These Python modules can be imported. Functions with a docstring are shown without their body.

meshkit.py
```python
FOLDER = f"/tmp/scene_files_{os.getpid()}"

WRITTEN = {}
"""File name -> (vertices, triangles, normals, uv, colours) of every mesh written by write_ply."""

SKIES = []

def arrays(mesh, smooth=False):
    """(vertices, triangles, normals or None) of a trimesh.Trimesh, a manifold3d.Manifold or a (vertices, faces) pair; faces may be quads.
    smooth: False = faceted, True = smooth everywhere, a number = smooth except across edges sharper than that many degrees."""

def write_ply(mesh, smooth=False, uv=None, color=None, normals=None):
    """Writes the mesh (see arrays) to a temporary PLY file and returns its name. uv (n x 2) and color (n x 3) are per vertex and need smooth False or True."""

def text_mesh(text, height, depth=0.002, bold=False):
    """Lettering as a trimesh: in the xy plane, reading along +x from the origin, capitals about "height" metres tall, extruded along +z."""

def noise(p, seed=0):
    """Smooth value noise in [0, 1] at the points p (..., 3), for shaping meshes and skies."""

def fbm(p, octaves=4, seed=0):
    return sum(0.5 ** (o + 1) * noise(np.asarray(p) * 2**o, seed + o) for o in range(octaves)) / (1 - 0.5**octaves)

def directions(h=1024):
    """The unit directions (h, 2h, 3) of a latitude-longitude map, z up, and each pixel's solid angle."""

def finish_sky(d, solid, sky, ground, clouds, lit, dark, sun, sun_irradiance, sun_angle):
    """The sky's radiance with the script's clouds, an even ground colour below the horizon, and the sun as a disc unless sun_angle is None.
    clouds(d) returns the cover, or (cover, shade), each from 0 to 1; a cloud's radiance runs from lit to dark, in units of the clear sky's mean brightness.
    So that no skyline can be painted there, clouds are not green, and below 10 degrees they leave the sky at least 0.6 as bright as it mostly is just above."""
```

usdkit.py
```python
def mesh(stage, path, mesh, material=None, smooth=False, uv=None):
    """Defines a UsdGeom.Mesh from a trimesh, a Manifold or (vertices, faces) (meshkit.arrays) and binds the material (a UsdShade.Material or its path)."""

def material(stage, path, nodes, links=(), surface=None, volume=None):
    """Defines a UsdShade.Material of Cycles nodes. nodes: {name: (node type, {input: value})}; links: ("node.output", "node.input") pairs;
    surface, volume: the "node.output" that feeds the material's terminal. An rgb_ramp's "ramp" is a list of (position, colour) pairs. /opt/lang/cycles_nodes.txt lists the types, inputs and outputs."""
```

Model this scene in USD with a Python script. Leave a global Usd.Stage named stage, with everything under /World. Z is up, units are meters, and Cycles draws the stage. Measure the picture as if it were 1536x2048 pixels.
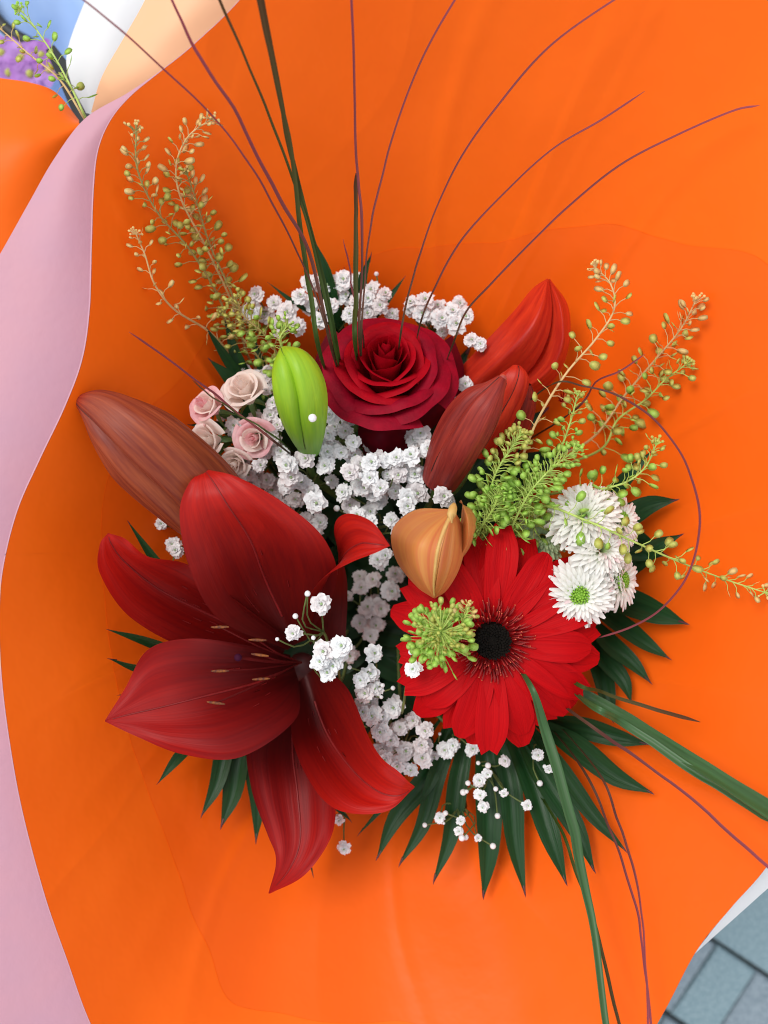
import math, random
import numpy as np, trimesh, usdkit
from meshkit import noise, fbm
from pxr import Usd, UsdGeom, UsdLux, UsdShade, Gf, Sdf
random.seed(7)
rng = np.random.default_rng(7)
stage = Usd.Stage.CreateInMemory()
UsdGeom.SetStageUpAxis(stage, 'Z'); UsdGeom.SetStageMetersPerUnit(stage, 1.0)
UsdGeom.Xform.Define(stage, '/World'); UsdGeom.Scope.Define(stage, '/World/Looks')

# ---------------------------------------------------------------- camera, sky, sun
H = 0.42                 # the camera looks straight down from 0.42 m above the flower heads
HALF = 0.18              # half of the width seen at flower height
cam = UsdGeom.Camera.Define(stage, '/World/Camera')
cam.AddTranslateOp().Set(Gf.Vec3d(0, 0, H))
cam.CreateHorizontalApertureAttr(36.0); cam.CreateVerticalApertureAttr(48.0)
cam.CreateFocalLengthAttr(18.0 * H / HALF)
cam.CreateClippingRangeAttr(Gf.Vec2f(0.01, 100))
cam.CreateFStopAttr(8.0); cam.CreateFocusDistanceAttr(0.435)
cam.CreateExposureAttr(0.46)
SUN = np.array([-0.42, 0.36, 0.83]); SUN /= np.linalg.norm(SUN)
sun = UsdLux.DistantLight.Define(stage, '/World/Sun')
sun.CreateIntensityAttr(0.36); sun.CreateAngleAttr(26.0); sun.CreateColorAttr(Gf.Vec3f(1, .97, .93))
sun.CreateNormalizeAttr(True)
q = Gf.Rotation(Gf.Vec3d(0, 0, 1), Gf.Vec3d(*SUN.tolist()))
sun.AddTransformOp().Set(Gf.Matrix4d().SetRotate(q))
dome = UsdLux.DomeLight.Define(stage, '/World/sky')
dome.GetPrim().SetCustomDataByKey('kind', 'structure')
sk = usdkit.material(stage, '/World/Looks/sky_look', {
    's': ('sky_texture', {'sky_type': 'single_scattering', 'sun_disc': False, 'sun_elevation': math.asin(SUN[2]), 'sun_rotation': math.atan2(SUN[0], SUN[1]), 'air_density': 1.0, 'aerosol_density': 2.5}),
    'tc': ('texture_coordinate', {}),
    'n': ('noise_texture', {'scale': 2.2, 'detail': 5.0}),
    'r': ('rgb_ramp', {'ramp': [(0.30, (0.35, 0.35, 0.35)), (0.62, (1, 1, 1))]}),
    'm': ('mix', {'fac': 0.7, 'color2': (6.7, 6.75, 6.9)}),
    'b': ('background_shader', {'strength': 0.1})},
    [('tc.generated', 'n.vector'), ('n.fac', 'r.fac'), ('r.color', 'm.fac'), ('s.color', 'm.color1'), ('m.color', 'b.color')], surface='b.Background')
UsdShade.MaterialBindingAPI.Apply(dome.GetPrim()).Bind(sk)

# ---------------------------------------------------------------- helpers
S = HALF / 768.0                                  # metres per photo pixel at z = 0
def W(px, py, z=0.0):
    k = (H - z) / H
    return np.array([(px - 768.0) * S * k, (1024.0 - py) * S * k, z])
def WL(pts): return np.array([W(*p) for p in pts])
def nrm(v): return v / (np.linalg.norm(v, axis=-1, keepdims=True) + 1e-12)
def spline(P, n, t=None):
    """Catmull-Rom through P, n samples."""
    P = np.asarray(P, float); m = len(P)
    if m == 2: P = np.array([P[0], (P[0] + P[1]) / 2, P[1]]); m = 3
    Q = np.vstack([2 * P[0] - P[1], P, 2 * P[-1] - P[-2]])
    t = np.linspace(0, m - 1, n) if t is None else t
    i = np.clip(np.floor(t).astype(int), 0, m - 2); f = (t - i)[:, None]
    a, b, c, d = Q[i], Q[i + 1], Q[i + 2], Q[i + 3]
    return 0.5 * (2 * b + (c - a) * f + (2 * a - 5 * b + 4 * c - d) * f**2 + (3 * b - a - 3 * c + d) * f**3)
def lin(vals, n):
    vals = np.asarray(vals, float)
    return spline(vals[:, None], n)[:, 0]
def grid_faces(nv, nu, closed=False):
    i, j = np.meshgrid(np.arange(nv - 1), np.arange(nu if closed else nu - 1), indexing='ij')
    k = (j + 1) % nu
    q = np.stack([i * nu + j, i * nu + k, (i + 1) * nu + k, (i + 1) * nu + j], -1).reshape(-1, 4)
    return np.vstack([q[:, [0, 1, 2]], q[:, [0, 2, 3]]])
def grid_uv(nv, nu):
    v, u = np.meshgrid(np.linspace(0, 1, nv), np.linspace(0, 1, nu), indexing='ij')
    return np.stack([u, v], -1).reshape(-1, 2)
def gridmesh(G):
    nv, nu = G.shape[:2]
    return (G.reshape(-1, 3), grid_faces(nv, nu), grid_uv(nv, nu))
def join(ms):
    vs, fs, us, n = [], [], [], 0
    for m in ms:
        v, f = m[0], m[1]; u = m[2] if len(m) > 2 and m[2] is not None else np.zeros((len(v), 2))
        vs.append(v); fs.append(np.asarray(f) + n); us.append(u); n += len(v)
    return (np.vstack(vs), np.vstack(fs), np.vstack(us))
def patch(curves, nu, nv):
    """A surface through curves that run from base to tip, given side by side."""
    C = np.array([spline(c, nv) for c in curves])            # k, nv, 3
    G = np.array([spline(C[:, j], nu) for j in range(nv)])   # nv, nu, 3
    return G
def solid(G, th):
    """Grid with thickness th below: (front, reverse+edges)."""
    nv, nu = G.shape[:2]
    du = np.gradient(G, axis=1); dv = np.gradient(G, axis=0)
    N = nrm(np.cross(du, dv))
    if N[..., 2].mean() < 0: N = -N
    B = G - N * th
    F2 = G - N * 2e-4
    rim = [(i, 0) for i in range(nv)] + [(nv - 1, j) for j in range(1, nu)] + [(i, nu - 1) for i in range(nv - 2, -1, -1)] + [(0, j) for j in range(nu - 2, 0, -1)]
    a = np.array([F2[p] for p in rim]); b = np.array([B[p] for p in rim]); n = len(rim)
    v = np.vstack([a, b]); i = np.arange(n); k = (i + 1) % n
    f = np.vstack([np.stack([i, k, k + n], 1), np.stack([i, k + n, i + n], 1)])
    back = (B.reshape(-1, 3), grid_faces(nv, nu)[:, ::-1], grid_uv(nv, nu))
    return gridmesh(G), join([back, (v, f, None)])
def frames(P, up):
    T = nrm(np.gradient(P, axis=0))
    Sd = nrm(np.cross(T, up)); N = np.cross(Sd, T)
    return T, Sd, N
def tube(P, r, sides=6, caps=True):
    P = np.asarray(P, float); n = len(P)
    r = np.broadcast_to(np.asarray(r, float), (n,))
    T = nrm(np.gradient(P, axis=0))
    ref = np.where(np.abs(T[:, 2:]) < 0.9, np.array([[0, 0, 1.0]]), np.array([[1.0, 0, 0]]))
    if abs(T[:, 2]).max() > 0.9 : ref = np.tile([[0.31, 0.95, 0.05]], (n, 1))
    A = nrm(np.cross(T, ref)); B = np.cross(T, A)
    a = np.arange(sides) * 2 * np.pi / sides
    G = P[:, None] + r[:, None, None] * (np.cos(a)[None, :, None] * A[:, None] + np.sin(a)[None, :, None] * B[:, None])
    v = G.reshape(-1, 3); f = grid_faces(n, sides, True)
    uv = np.repeat(np.linspace(0, 1, n), sides); uv = np.stack([np.tile(np.linspace(0, 1, sides), n), uv], 1)
    if caps:
        v = np.vstack([v, P[0], P[-1]]); k = len(v)
        i = np.arange(sides); j = (i + 1) % sides
        f = np.vstack([f, np.stack([np.full(sides, k - 2), j, i], 1), np.stack([np.full(sides, k - 1), i + (n - 1) * sides, j + (n - 1) * sides], 1)])
        uv = np.vstack([uv, [0.5, 0], [0.5, 1]])
    return (v, f, uv)
def ball(c, r, sub=1):
    m = trimesh.creation.icosphere(sub, 1.0)
    return (np.asarray(m.vertices) * r + c, np.asarray(m.faces), None)
def petal(mid, half, up, nu=7, nv=10, cup=0.2, ruf=0.0, rf=3.0, seed=0, groove=0.0, notch=0.0):
    """A strap or leaf along the world points mid, half widths (m) interpolated along it. cup lifts the edges towards up."""
    P = spline(mid, nv); w = np.maximum(lin(half, nv), 1e-5)
    T, Sd, N = frames(P, np.asarray(up, float))
    u = np.linspace(-1, 1, nu)
    off = cup * u**2
    lift = w[:, None] * off[None] - groove * w[:, None] * (np.exp(-(u / .18)**2))[None]
    if ruf:
        v = np.linspace(0, 1, nv)
        lift = lift + ruf * w[:, None] * (np.abs(u)**2)[None] * np.sin(rf * 6.28 * v[:, None] + seed + 2.0 * np.sign(u)[None])
    G = P[:, None] + Sd[:, None] * (w[:, None] * u[None])[..., None] + N[:, None] * lift[..., None]
    if notch: 
        k = (np.abs(u) - 0.5)[None] * notch * np.linspace(0, 1, nv)[:, None]**6
        G = G + T[:, None] * k[..., None]
    return gridmesh(G)
def rot_to(axis):
    """Matrix whose columns are x, y, axis."""
    z = nrm(np.asarray(axis, float)); x = nrm(np.cross([0.0, 1, 0.02], z)); y = np.cross(z, x)
    return np.stack([x, y, z], 1)

counts = {}
def numbered(parent, name):
    k = counts.get((parent, name), 0); counts[(parent, name)] = k + 1
    return f'{parent}/{name}' + (f'_{k:03d}' if k else '')
ORIGIN = {}
def thing(name, label, cat, base, group=None, kind=None):
    p = numbered('/World', name); x = UsdGeom.Xform.Define(stage, p)
    x.AddTranslateOp().Set(Gf.Vec3d(*[float(c) for c in base])); o = x.GetPrim()
    o.SetCustomDataByKey('label', label); o.SetCustomDataByKey('category', cat)
    if group: o.SetCustomDataByKey('group', group)
    if kind: o.SetCustomDataByKey('kind', kind)
    ORIGIN[p] = np.asarray(base, float)
    return p
def part(parent, name, m, look, smooth=True, label=None, kind=None):
    p = numbered(parent, name)
    root = '/'.join(p.split('/')[:3])
    o = ORIGIN.get(root, np.zeros(3))
    uv = m[2] if len(m) > 2 and smooth is not None else None
    usdkit.mesh(stage, p, (np.asarray(m[0]) - o, m[1]), look, smooth=smooth, uv=uv)
    pr = stage.GetPrimAtPath(p)
    if label: pr.SetCustomDataByKey('label', label)
    if kind: pr.SetCustomDataByKey('kind', kind)
    return p

# ---------------------------------------------------------------- materials
def mat(name, a, b=None, scale=250.0, rough=0.5, trans=0.0, ramp=None, streak=None, amt=1.0, bump=0.0, spec=0.5, sheen=0.0, coat=0.0, tcol=None, bscale=None, edge=None):
    """a..b mixed by noise in space, or by streaks along uv; ramp: colours along v multiply or replace a; edge: colour towards the uv edges."""
    b = b if b is not None else tuple(0.75 * c for c in a)
    n = {'p': ('principled_bsdf', {'roughness': rough, 'specular_ior_level': spec}), 'mx': ('mix', {'color1': a, 'color2': b}),
         'rr': ('rgb_ramp', {'ramp': [(0.32, (0, 0, 0)), (0.68, (amt, amt, amt))]})}
    L = [('rr.color', 'mx.fac')]
    if sheen: n['p'][1].update({'sheen_weight': sheen, 'sheen_roughness': 0.4})
    if coat: n['p'][1].update({'coat_weight': coat, 'coat_roughness': 0.15})
    if streak or ramp or edge:
        n['uv'] = ('uvmap', {'attribute': 'st'})
    if streak:
        n['mp'] = ('mapping', {'scale': (streak[0], streak[1], 1.0)}); n['t'] = ('noise_texture', {'scale': 1.0, 'detail': 3.0, 'roughness': 0.6})
        n['g'] = ('geometry', {}); n['ad'] = ('vector_math', {'math_type': 'add'}); n['sc'] = ('vector_math', {'math_type': 'scale', 'scale': 25.0})
        L += [('uv.UV', 'mp.vector'), ('mp.vector', 'ad.vector1'), ('g.position', 'sc.vector1'), ('sc.vector', 'ad.vector2'), ('ad.vector', 't.vector')]
    else:
        n['g'] = ('geometry', {}); n['t'] = ('noise_texture', {'scale': scale, 'detail': 4.0})
        L += [('g.position', 't.vector')]
    L.append(('t.fac', 'rr.fac'))
    out = 'mx.color'
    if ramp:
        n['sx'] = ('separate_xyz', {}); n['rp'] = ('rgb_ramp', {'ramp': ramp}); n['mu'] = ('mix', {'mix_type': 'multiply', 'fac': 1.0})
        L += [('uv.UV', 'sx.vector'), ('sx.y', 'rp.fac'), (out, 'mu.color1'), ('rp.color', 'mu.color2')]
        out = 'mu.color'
    L.append((out, 'p.base_color'))
    if bump:
        n['bp'] = ('bump', {'strength': 1.0, 'distance': bump})
        if bscale:
            n['t2'] = ('noise_texture', {'scale': bscale, 'detail': 3.0}); L += [('g.position', 't2.vector'), ('t2.fac', 'bp.height')]
        else: L.append(('t.fac', 'bp.height'))
        L.append(('bp.normal', 'p.normal'))
    surf = 'p.BSDF'
    if trans:
        n['tr'] = ('translucent_bsdf', {}); n['mc'] = ('mix_closure', {'fac': trans})
        L += [(out, 'tr.color'), ('p.BSDF', 'mc.closure1'), ('tr.BSDF', 'mc.closure2')]
        surf = 'mc.closure'
    return usdkit.material(stage, '/World/Looks/' + name, n, L, surface=surf)

M = {}
M['orange'] = mat('orange_paper', (0.94, 0.148, 0.005), (0.91, 0.137, 0.005), scale=14, rough=0.45, spec=0.15, bump=0.0005, bscale=45)
M['orange2'] = mat('orange_lining_paper', (0.88, 0.126, 0.005), (0.85, 0.117, 0.005), scale=14, rough=0.38, spec=0.16, bump=0.0005, bscale=45)  # less light passing through doubled paper is put into this deeper orange
M['pink'] = mat('pink_paper', (0.58, 0.30, 0.36), (0.53, 0.29, 0.37), scale=20, rough=0.55, spec=0.3, bump=0.0002, bscale=200)
M['peach'] = mat('backlit_paper', (0.90, 0.50, 0.28), (0.88, 0.47, 0.25), scale=10, rough=0.5)  # light shining through the paper is put into this pale colour
M['white'] = mat('white_tissue', (0.88, 0.88, 0.88), (0.84, 0.85, 0.86), scale=20, rough=0.7, trans=0.2)
M['blue'] = mat('pale_blue_cloth', (0.36, 0.52, 0.82), (0.30, 0.46, 0.78), scale=30, rough=0.8)
M['black'] = mat('black_rubber', (0.012, 0.014, 0.016), rough=0.5)
M['lilac'] = mat('lilac_petal', (0.55, 0.32, 0.72), (0.38, 0.12, 0.50), scale=60, rough=0.6, trans=0.2)
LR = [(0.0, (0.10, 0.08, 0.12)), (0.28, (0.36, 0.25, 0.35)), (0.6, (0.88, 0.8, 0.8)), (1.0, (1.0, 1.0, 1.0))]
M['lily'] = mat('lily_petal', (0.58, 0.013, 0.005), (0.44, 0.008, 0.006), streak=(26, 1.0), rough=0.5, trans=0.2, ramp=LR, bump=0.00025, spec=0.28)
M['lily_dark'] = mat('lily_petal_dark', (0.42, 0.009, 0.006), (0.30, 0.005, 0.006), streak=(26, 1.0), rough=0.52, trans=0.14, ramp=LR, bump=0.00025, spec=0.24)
M['lily_rib'] = mat('lily_rib', (0.26, 0.008, 0.008), rough=0.5)
M['filament'] = mat('lily_filament', (0.13, 0.006, 0.006), rough=0.6, spec=0.2)
M['throat'] = mat('lily_throat', (0.05, 0.004, 0.005), rough=0.6)
M['anther'] = mat('anther', (0.07, 0.012, 0.01), (0.30, 0.09, 0.01), scale=700, rough=0.7)
M['stigma'] = mat('stigma', (0.05, 0.006, 0.025), rough=0.7, spec=0.1)
M['bud_brown'] = mat('bud_brown', (0.34, 0.070, 0.022), (0.17, 0.022, 0.011), streak=(13, 1.0), rough=0.5, bump=0.0007, spec=0.3, ramp=[(0, (0.9, 1.0, 0.9)), (0.8, (1, 0.85, 0.9)), (1, (1, .5, .8))])
M['bud_red'] = mat('bud_red', (0.34, 0.034, 0.020), (0.17, 0.012, 0.010), streak=(11, 1.0), rough=0.5, bump=0.0006, spec=0.3)
M['bud_tip'] = mat('bud_tip', (0.55, 0.12, 0.06), (0.3, 0.04, 0.04), rough=0.5)
M['bud_open'] = mat('bud_open', (0.66, 0.042, 0.012), (0.42, 0.014, 0.008), streak=(7, 0.9), rough=0.48, bump=0.0004, spec=0.35, trans=0.1)
M['bud_green'] = mat('bud_green', (0.30, 0.50, 0.020), (0.22, 0.42, 0.020), streak=(10, 1.2), rough=0.46, spec=0.35, bump=0.0003, ramp=[(0, (.45, .7, 1)), (.5, (1, 1, 1)), (1, (1.0, 1.0, .6))])
M['bud_orange'] = mat('bud_orange', (0.60, 0.25, 0.055), (0.54, 0.14, 0.045), streak=(10, 1.2), rough=0.45, bump=0.0003)
M['bud_rib'] = mat('bud_rib', (0.66, 0.42, 0.13), (0.6, 0.34, 0.10), rough=0.45)
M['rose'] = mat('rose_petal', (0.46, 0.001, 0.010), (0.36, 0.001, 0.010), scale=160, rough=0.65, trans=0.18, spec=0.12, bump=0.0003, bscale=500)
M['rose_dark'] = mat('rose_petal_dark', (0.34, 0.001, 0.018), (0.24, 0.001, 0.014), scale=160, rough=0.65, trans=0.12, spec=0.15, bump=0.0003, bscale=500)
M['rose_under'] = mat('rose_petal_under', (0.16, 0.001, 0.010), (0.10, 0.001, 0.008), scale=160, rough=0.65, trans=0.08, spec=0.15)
M['seam_dark'] = mat('bud_seam', (0.05, 0.008, 0.006), rough=0.7)
M['seam_green'] = mat('bud_seam_green', (0.08, 0.16, 0.01), rough=0.7)
M['gerbera'] = mat('gerbera_petal', (0.56, 0.0015, 0.004), (0.44, 0.001, 0.004), streak=(13, 0.7), rough=0.6, trans=0.10, bump=0.0006, spec=0.12)
M['ger_ring'] = mat('gerbera_ring', (0.42, 0.010, 0.008), (0.26, 0.008, 0.008), rough=0.6, ramp=[(0, (.5, .5, .5)), (.8, (1, 1, 1)), (.93, (1.0, 1.0, 1.0))])
M['ger_tip'] = mat('gerbera_ring_tip', (0.80, 0.25, 0.08), (0.6, 0.10, 0.05), rough=0.6)
M['ger_disc'] = mat('gerbera_disc', (0.010, 0.007, 0.005), (0.004, 0.003, 0.002), scale=900, rough=0.9, spec=0.15)
M['mum'] = mat('chrysanthemum_petal', (0.93, 0.92, 0.88), (0.90, 0.90, 0.86), scale=200, rough=0.55, trans=0.3, ramp=[(0, (.6, .85, .35)), (.3, (.96, 1, .86)), (.6, (1, 1, 1)), (1, (1, 1, 1))])
M['mum_pink'] = mat('chrysanthemum_petal_pink', (0.86, 0.62, 0.64), (0.86, 0.74, 0.72), scale=200, rough=0.55, trans=0.2)
M['mum_green'] = mat('chrysanthemum_young_petal', (0.50, 0.70, 0.36), (0.62, 0.76, 0.52), scale=200, rough=0.55, trans=0.2)
M['mum_disc'] = mat('chrysanthemum_disc', (0.27, 0.50, 0.04), (0.16, 0.36, 0.02), scale=900, rough=0.6)
M['gyp'] = mat('gypsophila_petal', (0.95, 0.96, 0.96), (0.91, 0.93, 0.94), scale=400, rough=0.6, trans=0.2)
M['gyp2'] = mat('gypsophila_petal_shaded', (0.92, 0.89, 0.89), (0.87, 0.84, 0.84), scale=400, rough=0.6, trans=0.2)  # greyer tone: shade on the deep florets, put into the petal colour
M['gyp_eye'] = mat('gypsophila_eye', (0.34, 0.50, 0.22), rough=0.6)
M['gyp_stem'] = mat('gypsophila_stem', (0.16, 0.22, 0.06), (0.10, 0.14, 0.04), rough=0.55)
M['stem'] = mat('flower_stem', (0.09, 0.19, 0.04), (0.06, 0.13, 0.03), rough=0.5)
M['pod'] = mat('pod_green', (0.62, 0.88, 0.20), (0.48, 0.78, 0.13), scale=500, rough=0.45, trans=0.4)
M['pod_y'] = mat('pod_yellow', (0.76, 0.80, 0.22), (0.66, 0.68, 0.16), scale=500, rough=0.45, trans=0.4)
M['pod_o'] = mat('pod_tan', (0.92, 0.80, 0.36), (0.90, 0.70, 0.28), scale=500, rough=0.5, trans=0.4)
M['sprig'] = mat('sprig_stem', (0.50, 0.66, 0.15), (0.38, 0.52, 0.11), rough=0.5)
M['sprig_o'] = mat('sprig_stem_tan', (0.70, 0.48, 0.22), (0.58, 0.40, 0.16), rough=0.5)
M['sprig_d'] = mat('sprig_stem_dark', (0.36, 0.24, 0.08), (0.34, 0.34, 0.10), rough=0.5)
M['leaf'] = mat('palm_leaf', (0.014, 0.062, 0.015), (0.008, 0.040, 0.010), streak=(14, 0.8), rough=0.42, trans=0.06, bump=0.0003, spec=0.28)
M['leaf2'] = mat('palm_leaf_filler', (0.012, 0.045, 0.014), (0.008, 0.030, 0.010), streak=(14, 0.8), rough=0.5, trans=0.05, spec=0.2)  # for filler leaves added so the gaps between flowers look dark
M['leaf_tip'] = mat('palm_leaf_tip', (0.09, 0.02, 0.03), rough=0.5)
M['grass'] = mat('grass_green', (0.045, 0.12, 0.035), (0.03, 0.08, 0.02), streak=(10, 0.5), rough=0.45, spec=0.4)
M['grass_p'] = mat('grass_purple', (0.24, 0.040, 0.060), (0.13, 0.035, 0.025), streak=(10, 0.5), rough=0.6, spec=0.2, ramp=[(0, (.25, 1.4, .4)), (.3, (.6, .8, .6)), (.5, (1, 1, 1)), (1, (1.5, 1.5, 1.8))])
M['grass_d'] = mat('grass_dark', (0.085, 0.052, 0.014), (0.055, 0.045, 0.012), streak=(10, 0.5), rough=0.6, spec=0.2, ramp=[(0, (.4, 1.8, .8)), (.4, (.7, 1.2, .8)), (.7, (1, 1, 1)), (1, (1.4, .7, 1.1))])
M['cream'] = mat('spray_rose_cream', (0.95, 0.86, 0.78), (0.93, 0.80, 0.74), scale=120, rough=0.6, trans=0.35, spec=0.2)
M['rosepink'] = mat('spray_rose_pink', (0.95, 0.50, 0.55), (0.95, 0.68, 0.68), scale=120, rough=0.6, trans=0.35, spec=0.2)
M['stone'] = mat('paving_stone', (0.32, 0.43, 0.47), (0.15, 0.25, 0.29), scale=420, rough=0.85, bump=0.002, bscale=300)
M['stone2'] = mat('paving_stone_grey', (0.33, 0.40, 0.45), (0.15, 0.21, 0.25), scale=520, rough=0.85, bump=0.002, bscale=300)
M['joint'] = mat('joint_sand', (0.05, 0.055, 0.045), (0.03, 0.035, 0.03), scale=200, rough=0.95)

# ---------------------------------------------------------------- ground
ZG = -0.45
g = numbered('/World', 'ground')
usdkit.mesh(stage, g, (np.array([[-3, -3, ZG - .012], [3, -3, ZG - .012], [3, 3, ZG - .012], [-3, 3, ZG - .012]]), np.array([[0, 1, 2], [0, 2, 3]])), M['joint'])
stage.GetPrimAtPath(g).SetCustomDataByKey('kind', 'structure')
pav = UsdGeom.Xform.Define(stage, '/World/paving').GetPrim(); pav.SetCustomDataByKey('kind', 'structure')
def stone(poly, look, dz=0.0):
    P = np.array(poly, float); c = P.mean(0); n = len(P)
    Q = c + (P - c) * (1 - 0.0026 / np.linalg.norm(P - c, axis=1, keepdims=True)); R = c + (P - c) * (1 - 0.0052 / np.linalg.norm(P - c, axis=1, keepdims=True))
    v = np.vstack([np.c_[Q, np.full(n, ZG - .014)], np.c_[Q, np.full(n, ZG - .0025 + dz)], np.c_[R, np.full(n, ZG + dz)], [[c[0], c[1], ZG + dz + .0003]]])
    f = []
    for a in range(2):
        for i in range(n):
            j = (i + 1) % n; f += [[a * n + i, a * n + j, a * n + n + j], [a * n + i, a * n + n + j, a * n + n + i]]
    for i in range(n): f.append([2 * n + i, 2 * n + (i + 1) % n, 3 * n])
    p = numbered('/World/paving', 'paving_stone'); usdkit.mesh(stage, p, (v, np.array(f)), look)
def pw(px, py): return W(px, py, ZG)[:2]
A0 = pw(1436, 1888); ex = nrm(pw(1523, 1945) - A0); ey = np.array([ex[1], -ex[0]])    # ex along the joint, ey down the picture
sw, sl, bw = 0.0475, 0.085, 0.19
for r in range(-9, 5):
    off = 0.0
    if r < 0:                                   # the wide slabs above the joint
        for k in range(-9, 5):
            a = A0 + ex * (k * 0.16 - .05 + .08 * ((r + 1) % 2)) + ey * bw * (r + 1); stone([a, a + ex * 0.16, a + ex * 0.16 - ey * bw, a - ey * bw], M['stone'])
    if r >= 0:
        for k in range(-9, 12):
            sh = 0.012 * ((r * 7) % 3) - (0.0 if r == 0 else .016)
            a = A0 + ex * (k * sw + sh) + ey * (r * sl + .0)
            j = rng.uniform(-.0011, .0011, (4, 2))
            stone([a + j[0], a + ey * sl + j[1], a + ex * sw + ey * sl + j[2], a + ex * sw + j[3]][::-1], M['stone2'] if (k + r) % 2 else M['stone'], rng.uniform(-.0008, .0008))

# ---------------------------------------------------------------- wrapping paper: a bowl of paper round the flowers
C0 = W(765, 1085, -0.17)[:2]; Z0 = -0.175
RIM = [(600, -150, .035), (480, 0, .02), (385, 92, .012), (318, 146, .008), (262, 192, .006), (222, 240, .005), (197, 300, .004), (188, 380, .004), (184, 500, .004), (180, 620, .004), (165, 720, .004), (130, 815, .004), (80, 920, .004), (36, 1020, .004),
       (8, 1130, .004), (0, 1220, .004), (3, 1340, .004), (18, 1470, .004), (45, 1620, .003), (90, 1790, 0), (135, 1920, 0), (182, 2048, 0), (260, 2200, 0), (450, 2360, 0), (760, 2420, 0), (1050, 2340, 0), (1200, 2210, 0), (1312, 2048, 0), (1390, 1903, .002),
       (1460, 1815, .004), (1530, 1735, .006), (1620, 1600, .01), (1740, 1350, .02), (1800, 1050, .025), (1790, 700, .03), (1740, 380, .035), (1640, 60, .04), (1450, -180, .045), (1200, -300, .045), (900, -330, .045)]
RW = spline(np.vstack([WL(RIM[-3:]), WL(RIM), WL(RIM[:3])]), 1800)
ra = np.arctan2(RW[:, 1] - C0[1], RW[:, 0] - C0[0]); rr_ = np.hypot(RW[:, 0] - C0[0], RW[:, 1] - C0[1]); rz_ = RW[:, 2]
order = np.argsort(ra); ra, rr_, rz_ = ra[order], rr_[order], rz_[order]
def rim_at(th):
    th = (np.asarray(th) + np.pi) % (2 * np.pi) - np.pi
    return np.interp(th, ra, rr_, period=2 * np.pi), np.interp(th, ra, rz_, period=2 * np.pi)
CREASES = [(-1.62, .003, .12), (-1.12, .006, .07), (-2.35, .0025, .10), (0.55, .006, .16), (1.05, .005, .12), (1.9, .004, .10), (2.9, .003, .12), (-0.45, .005, .10), (0.02, .004, .08), (-1.42, .0012, .030), (-1.0, .0022, .022), (-1.9, .0012, .03), (-2.6, .0018, .03), (1.3, .003, .035), (0.78, .0028, .03), (2.3, .003, .03), (-0.7, .0025, .025), (0.3, .0025, .028)]
def bowl(x, y):
    dx, dy = np.asarray(x) - C0[0], np.asarray(y) - C0[1]
    th = np.arctan2(dy, dx); r = np.hypot(dx, dy); R, zr = rim_at(th); t = r / R
    z = Z0 + (zr - Z0) * (0.25 * t + 0.75 * np.minimum(t, 1.15)**1.7)
    wv = np.clip(t, 0, 1) * np.clip((1.0 - t) * 4, 0.0, 1) * np.clip(.35 + 1.3 * noise(np.stack([t * 5, th * 2, t * 0], -1), 4), 0, 1.2)
    for a, amp, wd in CREASES:
        d = np.abs((th - a + 0.12 * np.sin(5 * t + a) + np.pi) % (2 * np.pi) - np.pi)
        z = z + amp * np.maximum(0, 1 - d / wd)**1.3 * wv
    p = np.stack([np.asarray(x) * 14, np.asarray(y) * 14, np.zeros_like(z)], -1)
    return z + (fbm(p, 2, 3) - .5) * 0.018 * wv
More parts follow.
